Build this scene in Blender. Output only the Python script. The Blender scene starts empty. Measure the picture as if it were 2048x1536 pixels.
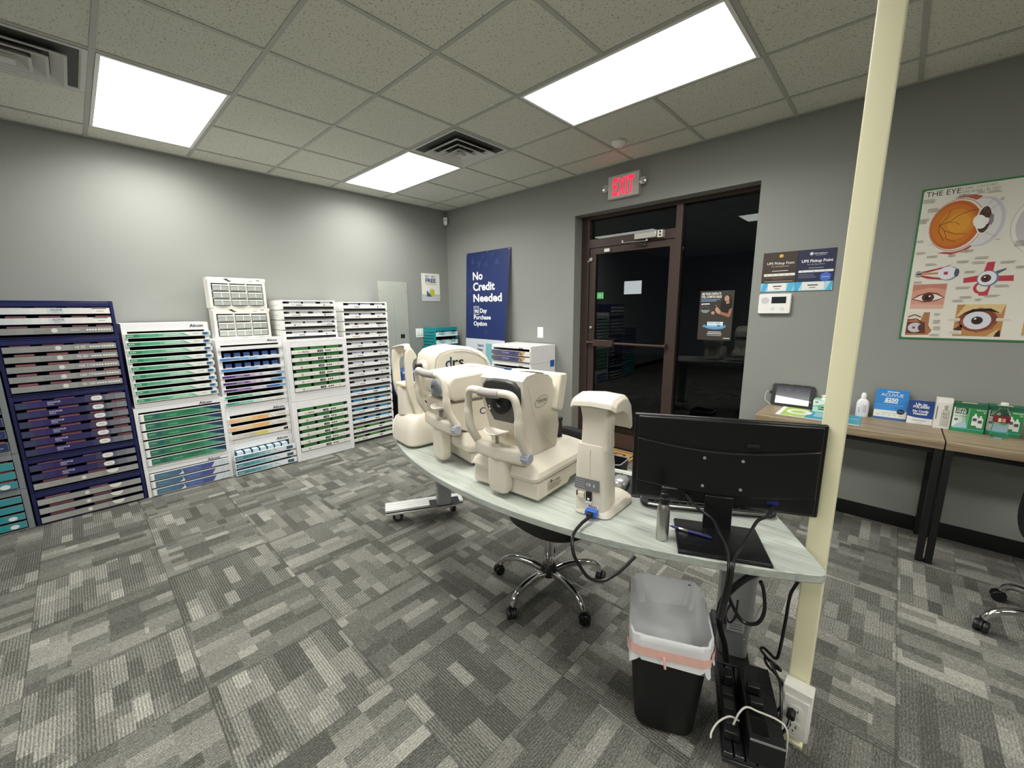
import bpy, bmesh, math, random
from mathutils import Vector, Matrix
random.seed(7)
PI = math.pi
SC = bpy.context.scene
COL = SC.collection
# ---------------------------------------------------------------- camera
FPX = 813.82                                    # focal length for a 2048 px wide frame
cd = bpy.data.cameras.new('camera'); cam = bpy.data.objects.new('camera', cd); COL.objects.link(cam)
cd.sensor_width = 36.0; cd.sensor_fit = 'HORIZONTAL'; cd.lens = FPX / 2048 * 36.0; cd.clip_start = .02; cd.clip_end = 100
yaw, pit, rol = -0.754909359, -0.181278594, -0.00891061
Fv = Vector((math.sin(yaw)*math.cos(pit), math.cos(yaw)*math.cos(pit), math.sin(pit)))
R0 = Vector((math.cos(yaw), -math.sin(yaw), 0)); U0 = R0.cross(Fv)
Rv = R0*math.cos(rol) + U0*math.sin(rol); Uv = -R0*math.sin(rol) + U0*math.cos(rol)
M = Matrix.Identity(4)
for i in range(3):
    M[i][0] = Rv[i]; M[i][1] = Uv[i]; M[i][2] = -Fv[i]
M.translation = Vector((4.618, -3.635, 1.47))
cam.matrix_world = M
SC.camera = cam
# ---------------------------------------------------------------- world (night outside), view
w = bpy.data.worlds.new('night'); SC.world = w; w.use_nodes = True
w.node_tree.nodes['Background'].inputs[0].default_value = (.012, .014, .02, 1)
w.node_tree.nodes['Background'].inputs[1].default_value = .25
SC.view_settings.view_transform = 'Standard'; SC.view_settings.look = 'None'
SC.view_settings.exposure = 0.0; SC.view_settings.gamma = 1.0; SC.view_settings.use_curve_mapping = False
# ---------------------------------------------------------------- room sizes and ceiling lamps
H = 2.777; RX = 8.6; RY = -7.2
T = .6096; GX = 2.72; GY = -.945                 # ceiling grid: lines at GX + i*T, GY + j*T
PANEL_W = 25.0; DIFF_E = 7.0; SPREAD = 155
LAMPS = [(-4, -4), (-4, -1), (0, -1), (0, -4), (6, -1), (5, -4), (0, -8), (4, -8)]   # (i, j) of each 2 x 4 ft panel; those behind the viewer are invented

# ---------------------------------------------------------------- helpers
def lin(c):
    c = c / 255.0
    return c / 12.92 if c <= .04045 else ((c + .055) / 1.055) ** 2.4
def hx(s):
    return tuple(lin(int(s[i:i+2], 16)) for i in (0, 2, 4)) + (1,)
MATS = {}
def mat(name, col, rough=.5, metal=0.0, var=.05, scale=40, bump=0.0, emit=0.0, ecol=None, trans=0.0, alpha=1.0, spec=.5, coat=0.0):
    if name in MATS: return MATS[name]
    m = bpy.data.materials.new(name); m.use_nodes = True; MATS[name] = m
    nt = m.node_tree; b = nt.nodes['Principled BSDF']
    c = hx(col) if isinstance(col, str) else col
    b.inputs['Base Color'].default_value = c
    b.inputs['Roughness'].default_value = rough; b.inputs['Metallic'].default_value = metal
    b.inputs['Specular IOR Level'].default_value = spec
    if coat: b.inputs['Coat Weight'].default_value = coat
    if trans: b.inputs['Transmission Weight'].default_value = trans
    if alpha < 1: b.inputs['Alpha'].default_value = alpha
    if emit:
        b.inputs['Emission Color'].default_value = hx(ecol) if ecol else c
        b.inputs['Emission Strength'].default_value = emit
    if var or bump:
        tc = nt.nodes.new('ShaderNodeTexCoord'); n = nt.nodes.new('ShaderNodeTexNoise')
        n.inputs['Scale'].default_value = scale; n.inputs['Detail'].default_value = 3
        nt.links.new(tc.outputs['Object'], n.inputs['Vector'])
        if var:
            mx = nt.nodes.new('ShaderNodeMix'); mx.data_type = 'RGBA'
            mx.inputs['A'].default_value = tuple(x*(1-var) for x in c[:3]) + (1,)
            mx.inputs['B'].default_value = tuple(min(1, x*(1+var)) for x in c[:3]) + (1,)
            nt.links.new(n.outputs['Fac'], mx.inputs['Factor'])
            nt.links.new(mx.outputs['Result'], b.inputs['Base Color'])
        if bump:
            bp = nt.nodes.new('ShaderNodeBump'); bp.inputs['Strength'].default_value = bump; bp.inputs['Distance'].default_value = .002
            nt.links.new(n.outputs['Fac'], bp.inputs['Height']); nt.links.new(bp.outputs['Normal'], b.inputs['Normal'])
    return m
def ink(col, rough=.55):                          # printed colour
    return mat('print_' + col, col, rough, var=.03, scale=60)

GLY = {}
def glyphs(s, bold):
    k = (s, bold)
    if k in GLY: return GLY[k]
    cu = bpy.data.curves.new('lettering', 'FONT'); cu.body = s; cu.size = 1; cu.dimensions = '2D'; cu.fill_mode = 'BOTH'
    cu.resolution_u = 3; cu.offset = bold
    ob = bpy.data.objects.new('lettering', cu)
    me = bpy.data.meshes.new_from_object(ob)
    vs = [tuple(v.co) for v in me.vertices]; fs = [tuple(p.vertices) for p in me.polygons]
    bpy.data.objects.remove(ob); bpy.data.curves.remove(cu); bpy.data.meshes.remove(me)
    GLY[k] = (vs, fs); return GLY[k]

class MB:
    """collects geometry with materials; build() links it as one mesh object"""
    def __init__(s): s.v = []; s.f = []; s.m = []; s.ms = []; s.X = Matrix.Identity(4)
    def mi(s, m):
        if m not in s.ms: s.ms.append(m)
        return s.ms.index(m)
    def add(s, vs, fs, m):
        o = len(s.v); k = s.mi(m)
        s.v += [tuple(s.X @ Vector(p)) for p in vs]
        for f in fs: s.f.append(tuple(i+o for i in f)); s.m.append(k)
        return s
    def box(s, x0, x1, y0, y1, z0, z1, m):
        return s.add([(x0,y0,z0),(x1,y0,z0),(x1,y1,z0),(x0,y1,z0),(x0,y0,z1),(x1,y0,z1),(x1,y1,z1),(x0,y1,z1)],
                     [(0,3,2,1),(4,5,6,7),(0,1,5,4),(1,2,6,5),(2,3,7,6),(3,0,4,7)], m)
    def loft(s, rings, m, cap=True, close=False):
        n = len(rings[0]); vs = [p for r in rings for p in r]; fs = []
        R = len(rings)
        for a in range(R if close else R-1):
            b = (a+1) % R
            for i in range(n):
                j = (i+1) % n
                fs.append((a*n+i, a*n+j, b*n+j, b*n+i))
        if cap and not close:
            fs.append(tuple(reversed(range(n)))); fs.append(tuple((R-1)*n+i for i in range(n)))
        return s.add(vs, fs, m)
    def prism(s, poly, a0, a1, axis, m):           # poly of 2D points swept along axis from a0 to a1
        def P(p, a):
            return {'x': (a, p[0], p[1]), 'y': (p[0], a, p[1]), 'z': (p[0], p[1], a)}[axis]
        return s.loft([[P(p, a0) for p in poly], [P(p, a1) for p in poly]], m)
    def tube(s, pts, r, m, n=10, closed=False, cap=True):
        pts = [Vector(p) for p in pts]; N = len(pts)
        rs = r if isinstance(r, (list, tuple)) else [r]*N
        rings = []; up = None
        for i, p in enumerate(pts):
            if closed: t = pts[(i+1) % N] - pts[i-1]
            else: t = pts[min(i+1, N-1)] - pts[max(i-1, 0)]
            t.normalize()
            if up is None:
                up = Vector((0,0,1)) if abs(t.z) < .9 else Vector((1,0,0))
            up = up - t*up.dot(t)
            if up.length < 1e-5: up = t.orthogonal()
            up.normalize(); sd = t.cross(up)
            rings.append([tuple(p + (up*math.cos(2*PI*k/n) + sd*math.sin(2*PI*k/n))*rs[i]) for k in range(n)])
        return s.loft(rings, m, cap=cap, close=closed)
    def lathe(s, prof, m, n=24, c=(0,0,0), axis='z'):
        rings = []
        for r, h in prof:
            ring = []
            for k in range(n):
                a = 2*PI*k/n; x, y = r*math.cos(a), r*math.sin(a)
                ring.append({'z': (c[0]+x, c[1]+y, c[2]+h), 'y': (c[0]+x, c[1]+h, c[2]-y), 'x': (c[0]+h, c[1]+x, c[2]+y)}[axis])
            rings.append(ring)
        return s.loft(rings, m)
    # ---- flat print in the local x-z plane, facing -y, at depth y
    def rect(s, x0, x1, z0, z1, y, m): return s.add([(x0,y,z0),(x1,y,z0),(x1,y,z1),(x0,y,z1)], [(0,1,2,3)], m)
    def poly(s, pts, y, m): return s.add([(p[0], y, p[1]) for p in pts], [tuple(range(len(pts)))], m)
    def disc(s, x, z, r, y, m, n=18, rz=None):
        rz = rz or r
        return s.poly([(x + r*math.cos(2*PI*k/n), z + rz*math.sin(2*PI*k/n)) for k in range(n)], y, m)
    def line(s, pts, wd, y, m):
        for (a, b), (c, d) in zip(pts, pts[1:]):
            L = math.hypot(c-a, d-b) or 1; nx, nz = -(d-b)/L*wd/2, (c-a)/L*wd/2
            s.poly([(a-nx, b-nz), (c-nx, d-nz), (c+nx, d+nz), (a+nx, b+nz)], y, m)
        return s
    def text(s, t, x, z, h, y, m, align='L', fit=None, bold=.02, mode='xz'):
        vs, fs = glyphs(t, bold)
        if not vs: return s
        xs = [v[0] for v in vs]; x0, x1 = min(xs), max(xs); k = h/.72; kx = k
        if fit: kx = fit/(x1-x0)
        dx = {'L': 0, 'C': (x1-x0)/2, 'R': (x1-x0)}[align]
        if mode == 'xz': P = [(x + (v[0]-x0-dx)*kx, y, z + v[1]*k) for v in vs]
        else: P = [(x + (v[0]-x0-dx)*kx, z + v[1]*k, y) for v in vs]
        return s.add(P, fs, m)
    def build(s, name, parent=None, bevel=0, smooth=40, seg=2, loc=None, rz=0, subsurf=0):
        me = bpy.data.meshes.new(name); me.from_pydata(s.v, [], s.f); me.validate(clean_customdata=False)
        for m in s.ms: me.materials.append(m)
        if len(me.polygons) == len(s.m): me.polygons.foreach_set('material_index', s.m)
        bm = bmesh.new(); bm.from_mesh(me)
        bmesh.ops.recalc_face_normals(bm, faces=bm.faces); bm.to_mesh(me); bm.free()
        if smooth:
            me.shade_smooth(); me.set_sharp_from_angle(angle=math.radians(smooth))
        o = bpy.data.objects.new(name, me); COL.objects.link(o)
        if parent: o.parent = parent
        if loc: o.location = loc
        if rz: o.rotation_euler.z = rz
        if bevel:
            md = o.modifiers.new('bevel', 'BEVEL'); md.width = bevel; md.segments = seg; md.limit_method = 'ANGLE'; md.angle_limit = math.radians(35)
            md.harden_normals = False
        if subsurf:
            md = o.modifiers.new('sub', 'SUBSURF'); md.levels = subsurf; md.render_levels = subsurf
        return o
def tag(o, label=None, cat=None, group=None, kind=None):
    if label: o['label'] = label
    if cat: o['category'] = cat
    if group: o['group'] = group
    if kind: o['kind'] = kind
    return o
def thing(name, label, cat, loc=(0,0,0), rz=0, group=None):
    o = bpy.data.objects.new(name, None); COL.objects.link(o); o.empty_display_size = .05
    o.location = loc; o.rotation_euler.z = rz
    return tag(o, label, cat, group)
def struct(mb, name, **k): return tag(mb.build(name, **k), kind='structure')
def rrect(hw, hd, r, n=5, cx=0, cy=0):            # rounded rectangle outline, counter-clockwise
    r = min(r, hw, hd); out = []
    for sx, sy, a0 in ((1,1,0), (-1,1,90), (-1,-1,180), (1,-1,270)):
        for k in range(n+1):
            a = math.radians(a0 + 90*k/n)
            out.append((cx + sx*(hw-r) + r*math.cos(a), cy + sy*(hd-r) + r*math.sin(a)))
    return out
def ring_xy(pts, z): return [(p[0], p[1], z) for p in pts]
def ring_xz(pts, y): return [(p[0], y, p[1]) for p in pts]
def curve_pts(P, n=8):                            # smooth path through points (Catmull-Rom)
    P = [Vector(p) for p in P]; Q = [P[0]*2-P[1]] + P + [P[-1]*2-P[-2]]; out = []
    for i in range(1, len(Q)-2):
        a, b, c, d = Q[i-1:i+3]
        for k in range(n):
            t = k/n
            out.append(.5*((2*b) + (c-a)*t + (2*a-5*b+4*c-d)*t*t + (3*b-a-3*c+d)*t*t*t))
    out.append(P[-1]); return [tuple(p) for p in out]
ORD = ['topmost', 'second', 'third', 'fourth', 'fifth', 'sixth', 'seventh', 'eighth', 'ninth', 'tenth', 'eleventh', 'twelfth', 'thirteenth', 'fourteenth', 'fifteenth']

# common materials
WHITE = mat('white_plastic', 'f6f6f2', .35, var=.02)
CREAM = mat('cream_plastic', 'ded7c8', .38, var=.02, scale=15)
BLACK = mat('black_plastic', '101112', .42, var=.1)
DARK = mat('dark_gap', '08090c', .8, var=.1)
CHROME = mat('chrome', 'd8d8d8', .08, 1.0, var=.02)
STEEL = mat('brushed_steel', 'b8b8b4', .3, 1.0, var=.06, scale=120)
GREYP = mat('grey_plastic', '8d8f90', .45)
SCREW = mat('screw_metal', '777777', .4, .8)
# ================================================================ SETTING
def carpet():
    m = bpy.data.materials.new('carpet_tiles'); m.use_nodes = True; nt = m.node_tree; N = nt.nodes; L = nt.links
    b = N['Principled BSDF']; b.inputs['Roughness'].default_value = .95; b.inputs['Specular IOR Level'].default_value = .15
    tc = N.new('ShaderNodeTexCoord'); sp = N.new('ShaderNodeSeparateXYZ'); L.new(tc.outputs['Object'], sp.inputs[0])
    def mth(op, a, c=None, d=None):
        n = N.new('ShaderNodeMath'); n.operation = op
        for i, q in enumerate((a, c, d)):
            if q is None: continue
            if hasattr(q, 'is_output'): L.new(q, n.inputs[i])
            else: n.inputs[i].default_value = q
        return n.outputs[0]
    def mixf(f, a, c):
        return mth('ADD', mth('MULTIPLY', a, mth('SUBTRACT', 1.0, f)), mth('MULTIPLY', c, f))
    def comb(x, y, z=0.0):
        n = N.new('ShaderNodeCombineXYZ')
        for i, q in enumerate((x, y, z)):
            if hasattr(q, 'is_output'): L.new(q, n.inputs[i])
            else: n.inputs[i].default_value = q
        return n.outputs[0]
    x, y = sp.outputs[0], sp.outputs[1]
    fx = mth('DIVIDE', mth('SUBTRACT', x, 2.80-4.95), .495); fy = mth('DIVIDE', mth('ADD', y, 2.97+10), .5)
    a = mth('FLOOR', fx); c = mth('FLOOR', fy)
    par = mth('MODULO', mth('ADD', mth('ADD', a, c), 40.0), 2.0)       # a is offset by 10, c by 20: parity kept
    s = mixf(par, y, x); t = mixf(par, x, y)
    wn = N.new('ShaderNodeTexWhiteNoise'); wn.noise_dimensions = '2D'; L.new(comb(a, c), wn.inputs['Vector'])
    rnd = wn.outputs['Value']
    s2 = mth('ADD', s, mth('MULTIPLY', rnd, 7.3)); t2 = mth('ADD', t, mth('MULTIPLY', rnd, 3.1))
    def brick(wd, ht, off, bias, sq=1.0):
        n = N.new('ShaderNodeTexBrick'); n.offset = off; n.squash = sq; n.squash_frequency = 2
        L.new(comb(s2, t2), n.inputs['Vector'])
        n.inputs['Color1'].default_value = (0,0,0,1); n.inputs['Color2'].default_value = (1,1,1,1)
        n.inputs['Scale'].default_value = 1; n.inputs['Mortar Size'].default_value = 0; n.inputs['Bias'].default_value = bias
        n.inputs['Brick Width'].default_value = wd; n.inputs['Row Height'].default_value = ht
        bw = N.new('ShaderNodeRGBToBW'); L.new(n.outputs['Color'], bw.inputs[0]); return bw.outputs[0]
    b1 = brick(.125, .05, .37, -.1, 1.5); b2 = brick(.25, .1, .55, 0)
    n1 = N.new('ShaderNodeTexNoise'); n1.inputs['Scale'].default_value = 1; n1.inputs['Detail'].default_value = 2
    L.new(comb(mth('MULTIPLY', s2, 60.0), mth('MULTIPLY', t2, 260.0)), n1.inputs['Vector'])
    n2 = N.new('ShaderNodeTexNoise'); n2.inputs['Scale'].default_value = 210; n2.inputs['Detail'].default_value = 2
    L.new(tc.outputs['Object'], n2.inputs['Vector'])
    ridge = mth('SINE', mth('MULTIPLY', t, 2*PI/.0105))
    v = mth('ADD', mth('MULTIPLY', mth('POWER', b1, 1.8), .42), mth('MULTIPLY', b2, .26))
    amp = mixf(par, .05, .13)
    v = mth('ADD', v, mth('MULTIPLY', ridge, amp))
    v = mth('ADD', v, mth('MULTIPLY', mth('SUBTRACT', n1.outputs['Fac'], .5), .75))
    v = mth('ADD', v, mth('MULTIPLY', mth('SUBTRACT', n2.outputs['Fac'], .5), .9))
    # seams between tiles
    ex = mth('ABSOLUTE', mth('SUBTRACT', mth('FRACT', fx), .5)); ey = mth('ABSOLUTE', mth('SUBTRACT', mth('FRACT', fy), .5))
    seam = mth('GREATER_THAN', mth('MAXIMUM', ex, ey), .4955)
    v = mth('SUBTRACT', v, mth('MULTIPLY', seam, .18))
    cr = N.new('ShaderNodeValToRGB'); L.new(v, cr.inputs[0])
    cr.color_ramp.elements[0].position = 0; cr.color_ramp.elements[0].color = hx('484843')
    cr.color_ramp.elements[1].position = 1; cr.color_ramp.elements[1].color = hx('c4c3b7')
    e = cr.color_ramp.elements.new(.4); e.color = hx('7c7b74')
    L.new(cr.outputs[0], b.inputs['Base Color'])
    bp = N.new('ShaderNodeBump'); bp.inputs['Strength'].default_value = .6; bp.inputs['Distance'].default_value = .002
    L.new(v, bp.inputs['Height']); L.new(bp.outputs['Normal'], b.inputs['Normal'])
    return m
def ceiling_tile():
    m = bpy.data.materials.new('ceiling_tile'); m.use_nodes = True; nt = m.node_tree; N = nt.nodes; L = nt.links
    b = N['Principled BSDF']; b.inputs['Roughness'].default_value = .95; b.inputs['Specular IOR Level'].default_value = .1
    tc = N.new('ShaderNodeTexCoord'); v = N.new('ShaderNodeTexNoise'); v.inputs['Scale'].default_value = 95; v.inputs['Detail'].default_value = 3
    L.new(tc.outputs['Object'], v.inputs['Vector'])
    cr = N.new('ShaderNodeValToRGB'); L.new(v.outputs['Fac'], cr.inputs[0])
    cr.color_ramp.elements[0].position = .33; cr.color_ramp.elements[0].color = hx('a6a69b')
    cr.color_ramp.elements[1].position = .42; cr.color_ramp.elements[1].color = hx('dcdcd0')
    L.new(cr.outputs[0], b.inputs['Base Color'])
    return m
PAINT = mat('grey_wall_paint', '92948f', .55, var=.015, scale=4, bump=.05, spec=.35)
def wallbox(name, *bs, m=None):
    mb = MB()
    for bx in bs: mb.box(*bx, m or PAINT)
    return struct(mb, name, smooth=0)
struct(MB().box(-.15, RX+.15, RY-.15, .16, -.1, 0, carpet()), 'floor', smooth=0)
struct(MB().box(-.15, RX+.15, RY-.15, .4, H, H+.1, ceiling_tile()), 'ceiling', smooth=0)
DX0, DX1, DZ = 2.10, 3.757, 2.397                 # opening of the shop door
wallbox('wall_left', (-.15, 0, RY-.15, .35, 0, H))
wallbox('wall_back', (0, DX0, 0, .35, 0, H), (DX1, RX, 0, .35, 0, H), (DX0, DX1, 0, .35, DZ, H))
wallbox('wall_right', (RX, RX+.15, RY-.15, .35, 0, H))
wallbox('wall_front', (0, RX, RY-.15, RY, 0, H))
struct(MB().box(-3, 9, .35, 9, -.12, -.02, mat('pavement', '3a3a3a', .9, var=.2, scale=20)), 'pavement', smooth=0)
BASEB = mat('black_vinyl_base', '111214', .4)
struct(MB().box(.001, DX0-.001, -.008, 0, 0, .1, BASEB).box(DX1+.001, RX, -.008, 0, 0, .1, BASEB), 'baseboard_back', smooth=0)
struct(MB().box(0, .008, RY, -.01, 0, .1, BASEB), 'baseboard_left', smooth=0)
# ceiling T-bar grid
TB = mat('t_bar', 'b4b4ac', .5, var=.02)
mb = MB(); hw = .012
for i in range(-4, 10):
    X = GX + i*T
    if 0 < X < RX: mb.box(X-hw, X+hw, RY, 0, H-.004, H+.001, TB)
for j in range(-10, 2):
    Y = GY + j*T
    if RY < Y < 0: mb.box(0, RX, Y-hw, Y+hw, H-.0036, H+.001, TB)
mb.box(0, .022, RY, 0, H-.003, H+.001, TB).box(0, RX, -.022, 0, H-.003, H+.001, TB)
struct(mb, 'trim_1', smooth=0)
# ceiling panels: housing frame + glowing lens + the lamp inside
GLOW = mat('lit_lens', 'fffdf4', .5, var=0, emit=DIFF_E, ecol='fffdf6')
where = {(-4,-4): 'lit rectangular ceiling panel above the dark blue drawer columns', (-4,-1): 'lit ceiling panel next to the square vent near the room corner', (0,-1): 'large lit ceiling panel in front of the exit sign',
         (0,-4): 'lit ceiling panel out of view above the floor centre', (6,-1): 'lit ceiling panel out of view right of the cream post'}
for n, (i, j) in enumerate(LAMPS):
    x0, y0 = GX + i*T, GY + j*T
    cx, cy = x0 + T, y0 + T/2
    t = thing('ceiling_light', where.get((i, j), 'added lit ceiling panel, unseen behind the viewer, row %d' % (n-4)), 'light', (cx, cy, H), 0, 'recessed ceiling light panels')
    hx_, hy_ = T-.014, T/2-.014
    f = MB(); q = .018
    for b4 in ((-hx_,hx_,-hy_,-hy_+q), (-hx_,hx_,hy_-q,hy_), (-hx_,-hx_+q,-hy_+q,hy_-q), (hx_-q,hx_,-hy_+q,hy_-q)): f.box(*b4, -.008, -.0005, WHITE)
    f.build('frame', t, smooth=0)
    MB().box(-hx_+q, hx_-q, -hy_+q, hy_-q, -.005, -.001, GLOW).build('diffuser', t, smooth=0)
    ld = bpy.data.lights.new('panel_lamp', 'AREA'); ld.shape = 'RECTANGLE'; ld.size = 2*(hx_-q); ld.size_y = 2*(hy_-q)
    ld.energy = PANEL_W; ld.color = (1, .985, .95); ld.spread = math.radians(SPREAD)
    lo = bpy.data.objects.new('panel_lamp', ld); COL.objects.link(lo); lo.parent = t; lo.location = (0, 0, -.012)
# ceiling vents: stepped square diffusers
VENT = mat('vent_enamel', 'd2d2cc', .45)
def vent(cx, cy, label):
    t = thing('ceiling_vent', label, 'vent', (cx, cy, H), 0, 'square ceiling air vents')
    h = T/2-.014
    def sq(a, z): return [(-a,-a,z),(a,-a,z),(a,a,z),(-a,a,z)]
    MB().loft([sq(h, -.002), sq(h, -.008), sq(h-.022, -.008), sq(h-.03, -.003)], VENT, cap=False).build('vent_frame', t, smooth=0)
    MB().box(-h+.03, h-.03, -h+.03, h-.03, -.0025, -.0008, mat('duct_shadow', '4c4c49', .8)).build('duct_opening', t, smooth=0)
    for k, a in enumerate((.215, .15, .09)):
        MB().loft([sq(a-.05, -.006), sq(a, -.03-.006*k), sq(a, -.036-.006*k), sq(a-.012, -.034-.006*k), sq(a-.06, -.01)], VENT, cap=False).build('louver', t, smooth=0)
    MB().loft([sq(.03, -.03), sq(.035, -.052), sq(.034, -.054)], VENT).build('centre_plate', t, smooth=0)
vent(GX-1.5*T, GY-.5*T, 'square stepped ceiling vent beside the lit panel near the corner')
vent(GX-2.5*T, GY-4.5*T, 'square stepped ceiling vent cut by the top left corner of the photo')
# smoke detector
t = thing('smoke_detector', 'small round white smoke detector on ceiling above exit sign', 'smoke detector', (2.83, -.47, H))
MB().lathe([(.001,-.0035),(.055,-.0035),(.055,-.016),(.047,-.024)], WHITE).build('base', t)
MB().lathe([(.046,-.024),(.044,-.034),(.03,-.042),(.001,-.043)], WHITE).build('cover', t)

# ---------------------------------------------------------------- shop door and side light
BRZ = mat('bronze_aluminium', '4a3c37', .42, .35, var=.04)
GLASS = bpy.data.materials.new('door_glass'); GLASS.use_nodes = True
nt = GLASS.node_tree; nt.nodes.remove(nt.nodes['Principled BSDF'])
g = nt.nodes.new('ShaderNodeBsdfGlass'); g.inputs['Roughness'].default_value = 0; g.inputs['IOR'].default_value = 1.45; g.inputs['Color'].default_value = (.75, .78, .78, 1)
nt.links.new(g.outputs[0], nt.nodes['Material Output'].inputs[0])
yf = .13                                          # front plane of the metal frame
df = MB()
df.box(DX0, 2.195, yf, yf+.1, 0, DZ, BRZ).box(3.083, 3.142, yf, yf+.1, 0, DZ, BRZ).box(DX1-.03, DX1, yf, yf+.1, 0, DZ, BRZ)
df.box(2.195, 3.083, yf, yf+.1, DZ-.035, DZ, BRZ).box(3.142, DX1-.03, yf, yf+.1, DZ-.035, DZ, BRZ)
df.box(2.195, 3.083, yf, yf+.1, 2.085, 2.168, BRZ).box(3.142, DX1-.03, yf, yf+.1, 0, .1, BRZ)
frame = struct(df, 'trim_2', smooth=0)
struct(MB().box(2.196, 3.082, yf+.045, yf+.055, 2.169, DZ-.036, GLASS), 'window_1', smooth=0)
struct(MB().box(3.143, DX1-.031, yf+.045, yf+.055, .101, DZ-.036, GLASS), 'window_2', smooth=0)
dl = MB()
dl.box(2.2, 2.27, yf+.01, yf+.055, .015, 2.08, BRZ).box(3.04, 3.079, yf+.01, yf+.055, .015, 2.08, BRZ)
dl.box(2.27, 3.04, yf+.01, yf+.055, 2.02, 2.08, BRZ).box(2.27, 3.04, yf+.01, yf+.055, .015, .17, BRZ)
door = struct(dl, 'door_1', smooth=0)
MB().box(2.27, 3.04, yf+.03, yf+.04, .17, 2.02, GLASS).build('door_glass', door, smooth=0)
pb = MB(); pb.tube([(2.21, yf-.03, 1.118), (3.06, yf-.03, 1.118)], .013, BRZ, 12)
for x in (2.225, 3.055): pb.box(x-.012, x+.012, yf-.03, yf+.012, 1.1, 1.136, BRZ)
pb.build('push_bar', door)
MB().box(2.3, 2.53, yf-.062, yf-.012, 1.085, 1.152, mat('bronze_latch', '5a4b45', .3, .6)).build('latch_case', door, bevel=.004)
MB().lathe([(.016, 0), (.016, -.018), (.011, -.022), (.001, -.022)], STEEL, 16, (2.235, yf+.011, 1.27), 'y').build('lock_cylinder', door)
MB().box(2.2, 2.236, yf-.006, yf+.012, 1.955, 1.99, STEEL).box(2.18, 2.2, yf-.004, yf, 1.945, 1.965, STEEL).build('hinge', door, bevel=.002)
t = thing('door_closer', 'silver hydraulic door closer with folding arm above the glass door', 'door closer', (0, 0, 0))
SILV = mat('silver_paint', 'c9c7c0', .35, .5)
MB().box(2.715, 2.93, yf-.052, yf-.001, 2.105, 2.16, SILV).build('closer_body', t, bevel=.006)
c = MB().box(2.94, 2.99, yf-.05, yf-.001, 2.1, 2.162, mat('closer_cap', 'd8d4c8', .4))
c.disc(2.966, 2.146, .009, yf-.0506, BLACK).disc(2.966, 2.118, .009, yf-.0506, BLACK); c.build('end_cap', t, smooth=0)
MB().tube([(2.83, yf-.02, 2.104), (2.83, yf-.02, 2.085)], .012, SILV).build('spindle', t)
MB().tube([(2.83, yf-.024, 2.086), (2.62, yf-.09, 2.083)], .006, STEEL, 8).tube([(2.62, yf-.09, 2.083), (2.62, yf-.09, 2.105)], .009, SILV, 8).tube([(2.62, yf-.09, 2.09), (2.79, yf-.012, 2.058)], .006, BRZ, 8).build('arm', t)
MB().box(2.76, 2.82, yf-.012, yf+.01, 2.045, 2.062, BRZ).build('arm_shoe', t, bevel=.002)
tag(MB().box(2.375, 2.435, yf-.012, yf+.009, 2.03, 2.062, WHITE).build('door_sensor', bevel=.003), 'tiny white alarm contact on the top rail of the glass door', 'sensor')
# paper, sticker and poster on the glass
yg = yf + .0296
def sheet(name, label, cat, x0, x1, z0, z1, y, m, art=None, th=.0008, group=None):
    mb = MB().box(x0, x1, y-th, y, z0, z1, m)
    if art: art(mb, y-th-.0004)
    return tag(mb.build(name, smooth=0), label, cat, group)
sheet('paper_sheet', 'blank pale blue paper sheet taped behind the door glass', 'paper', 2.592, 2.775, 1.608, 1.733, yg, mat('pale_paper', 'b9c2cb', .7))
def a(mb, y):
    mb.poly([(2.29,1.58),(2.355,1.58),(2.355,1.625),(2.29,1.625)], y, ink('7fd090')); mb.disc(2.322, 1.602, .022, y-.0004, ink('2f9a46'), 16)
    mb.disc(2.322, 1.602, .014, y-.0008, ink('c8f0cc'), 14); mb.disc(2.322, 1.602, .007, y-.0012, ink('1f8a3a'), 12)
sheet('sticker', 'small green square sticker on left edge of the door glass', 'sticker', 2.283, 2.361, 1.57, 1.636, yg, mat('sticker_green', '45b866', .5), a)
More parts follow.
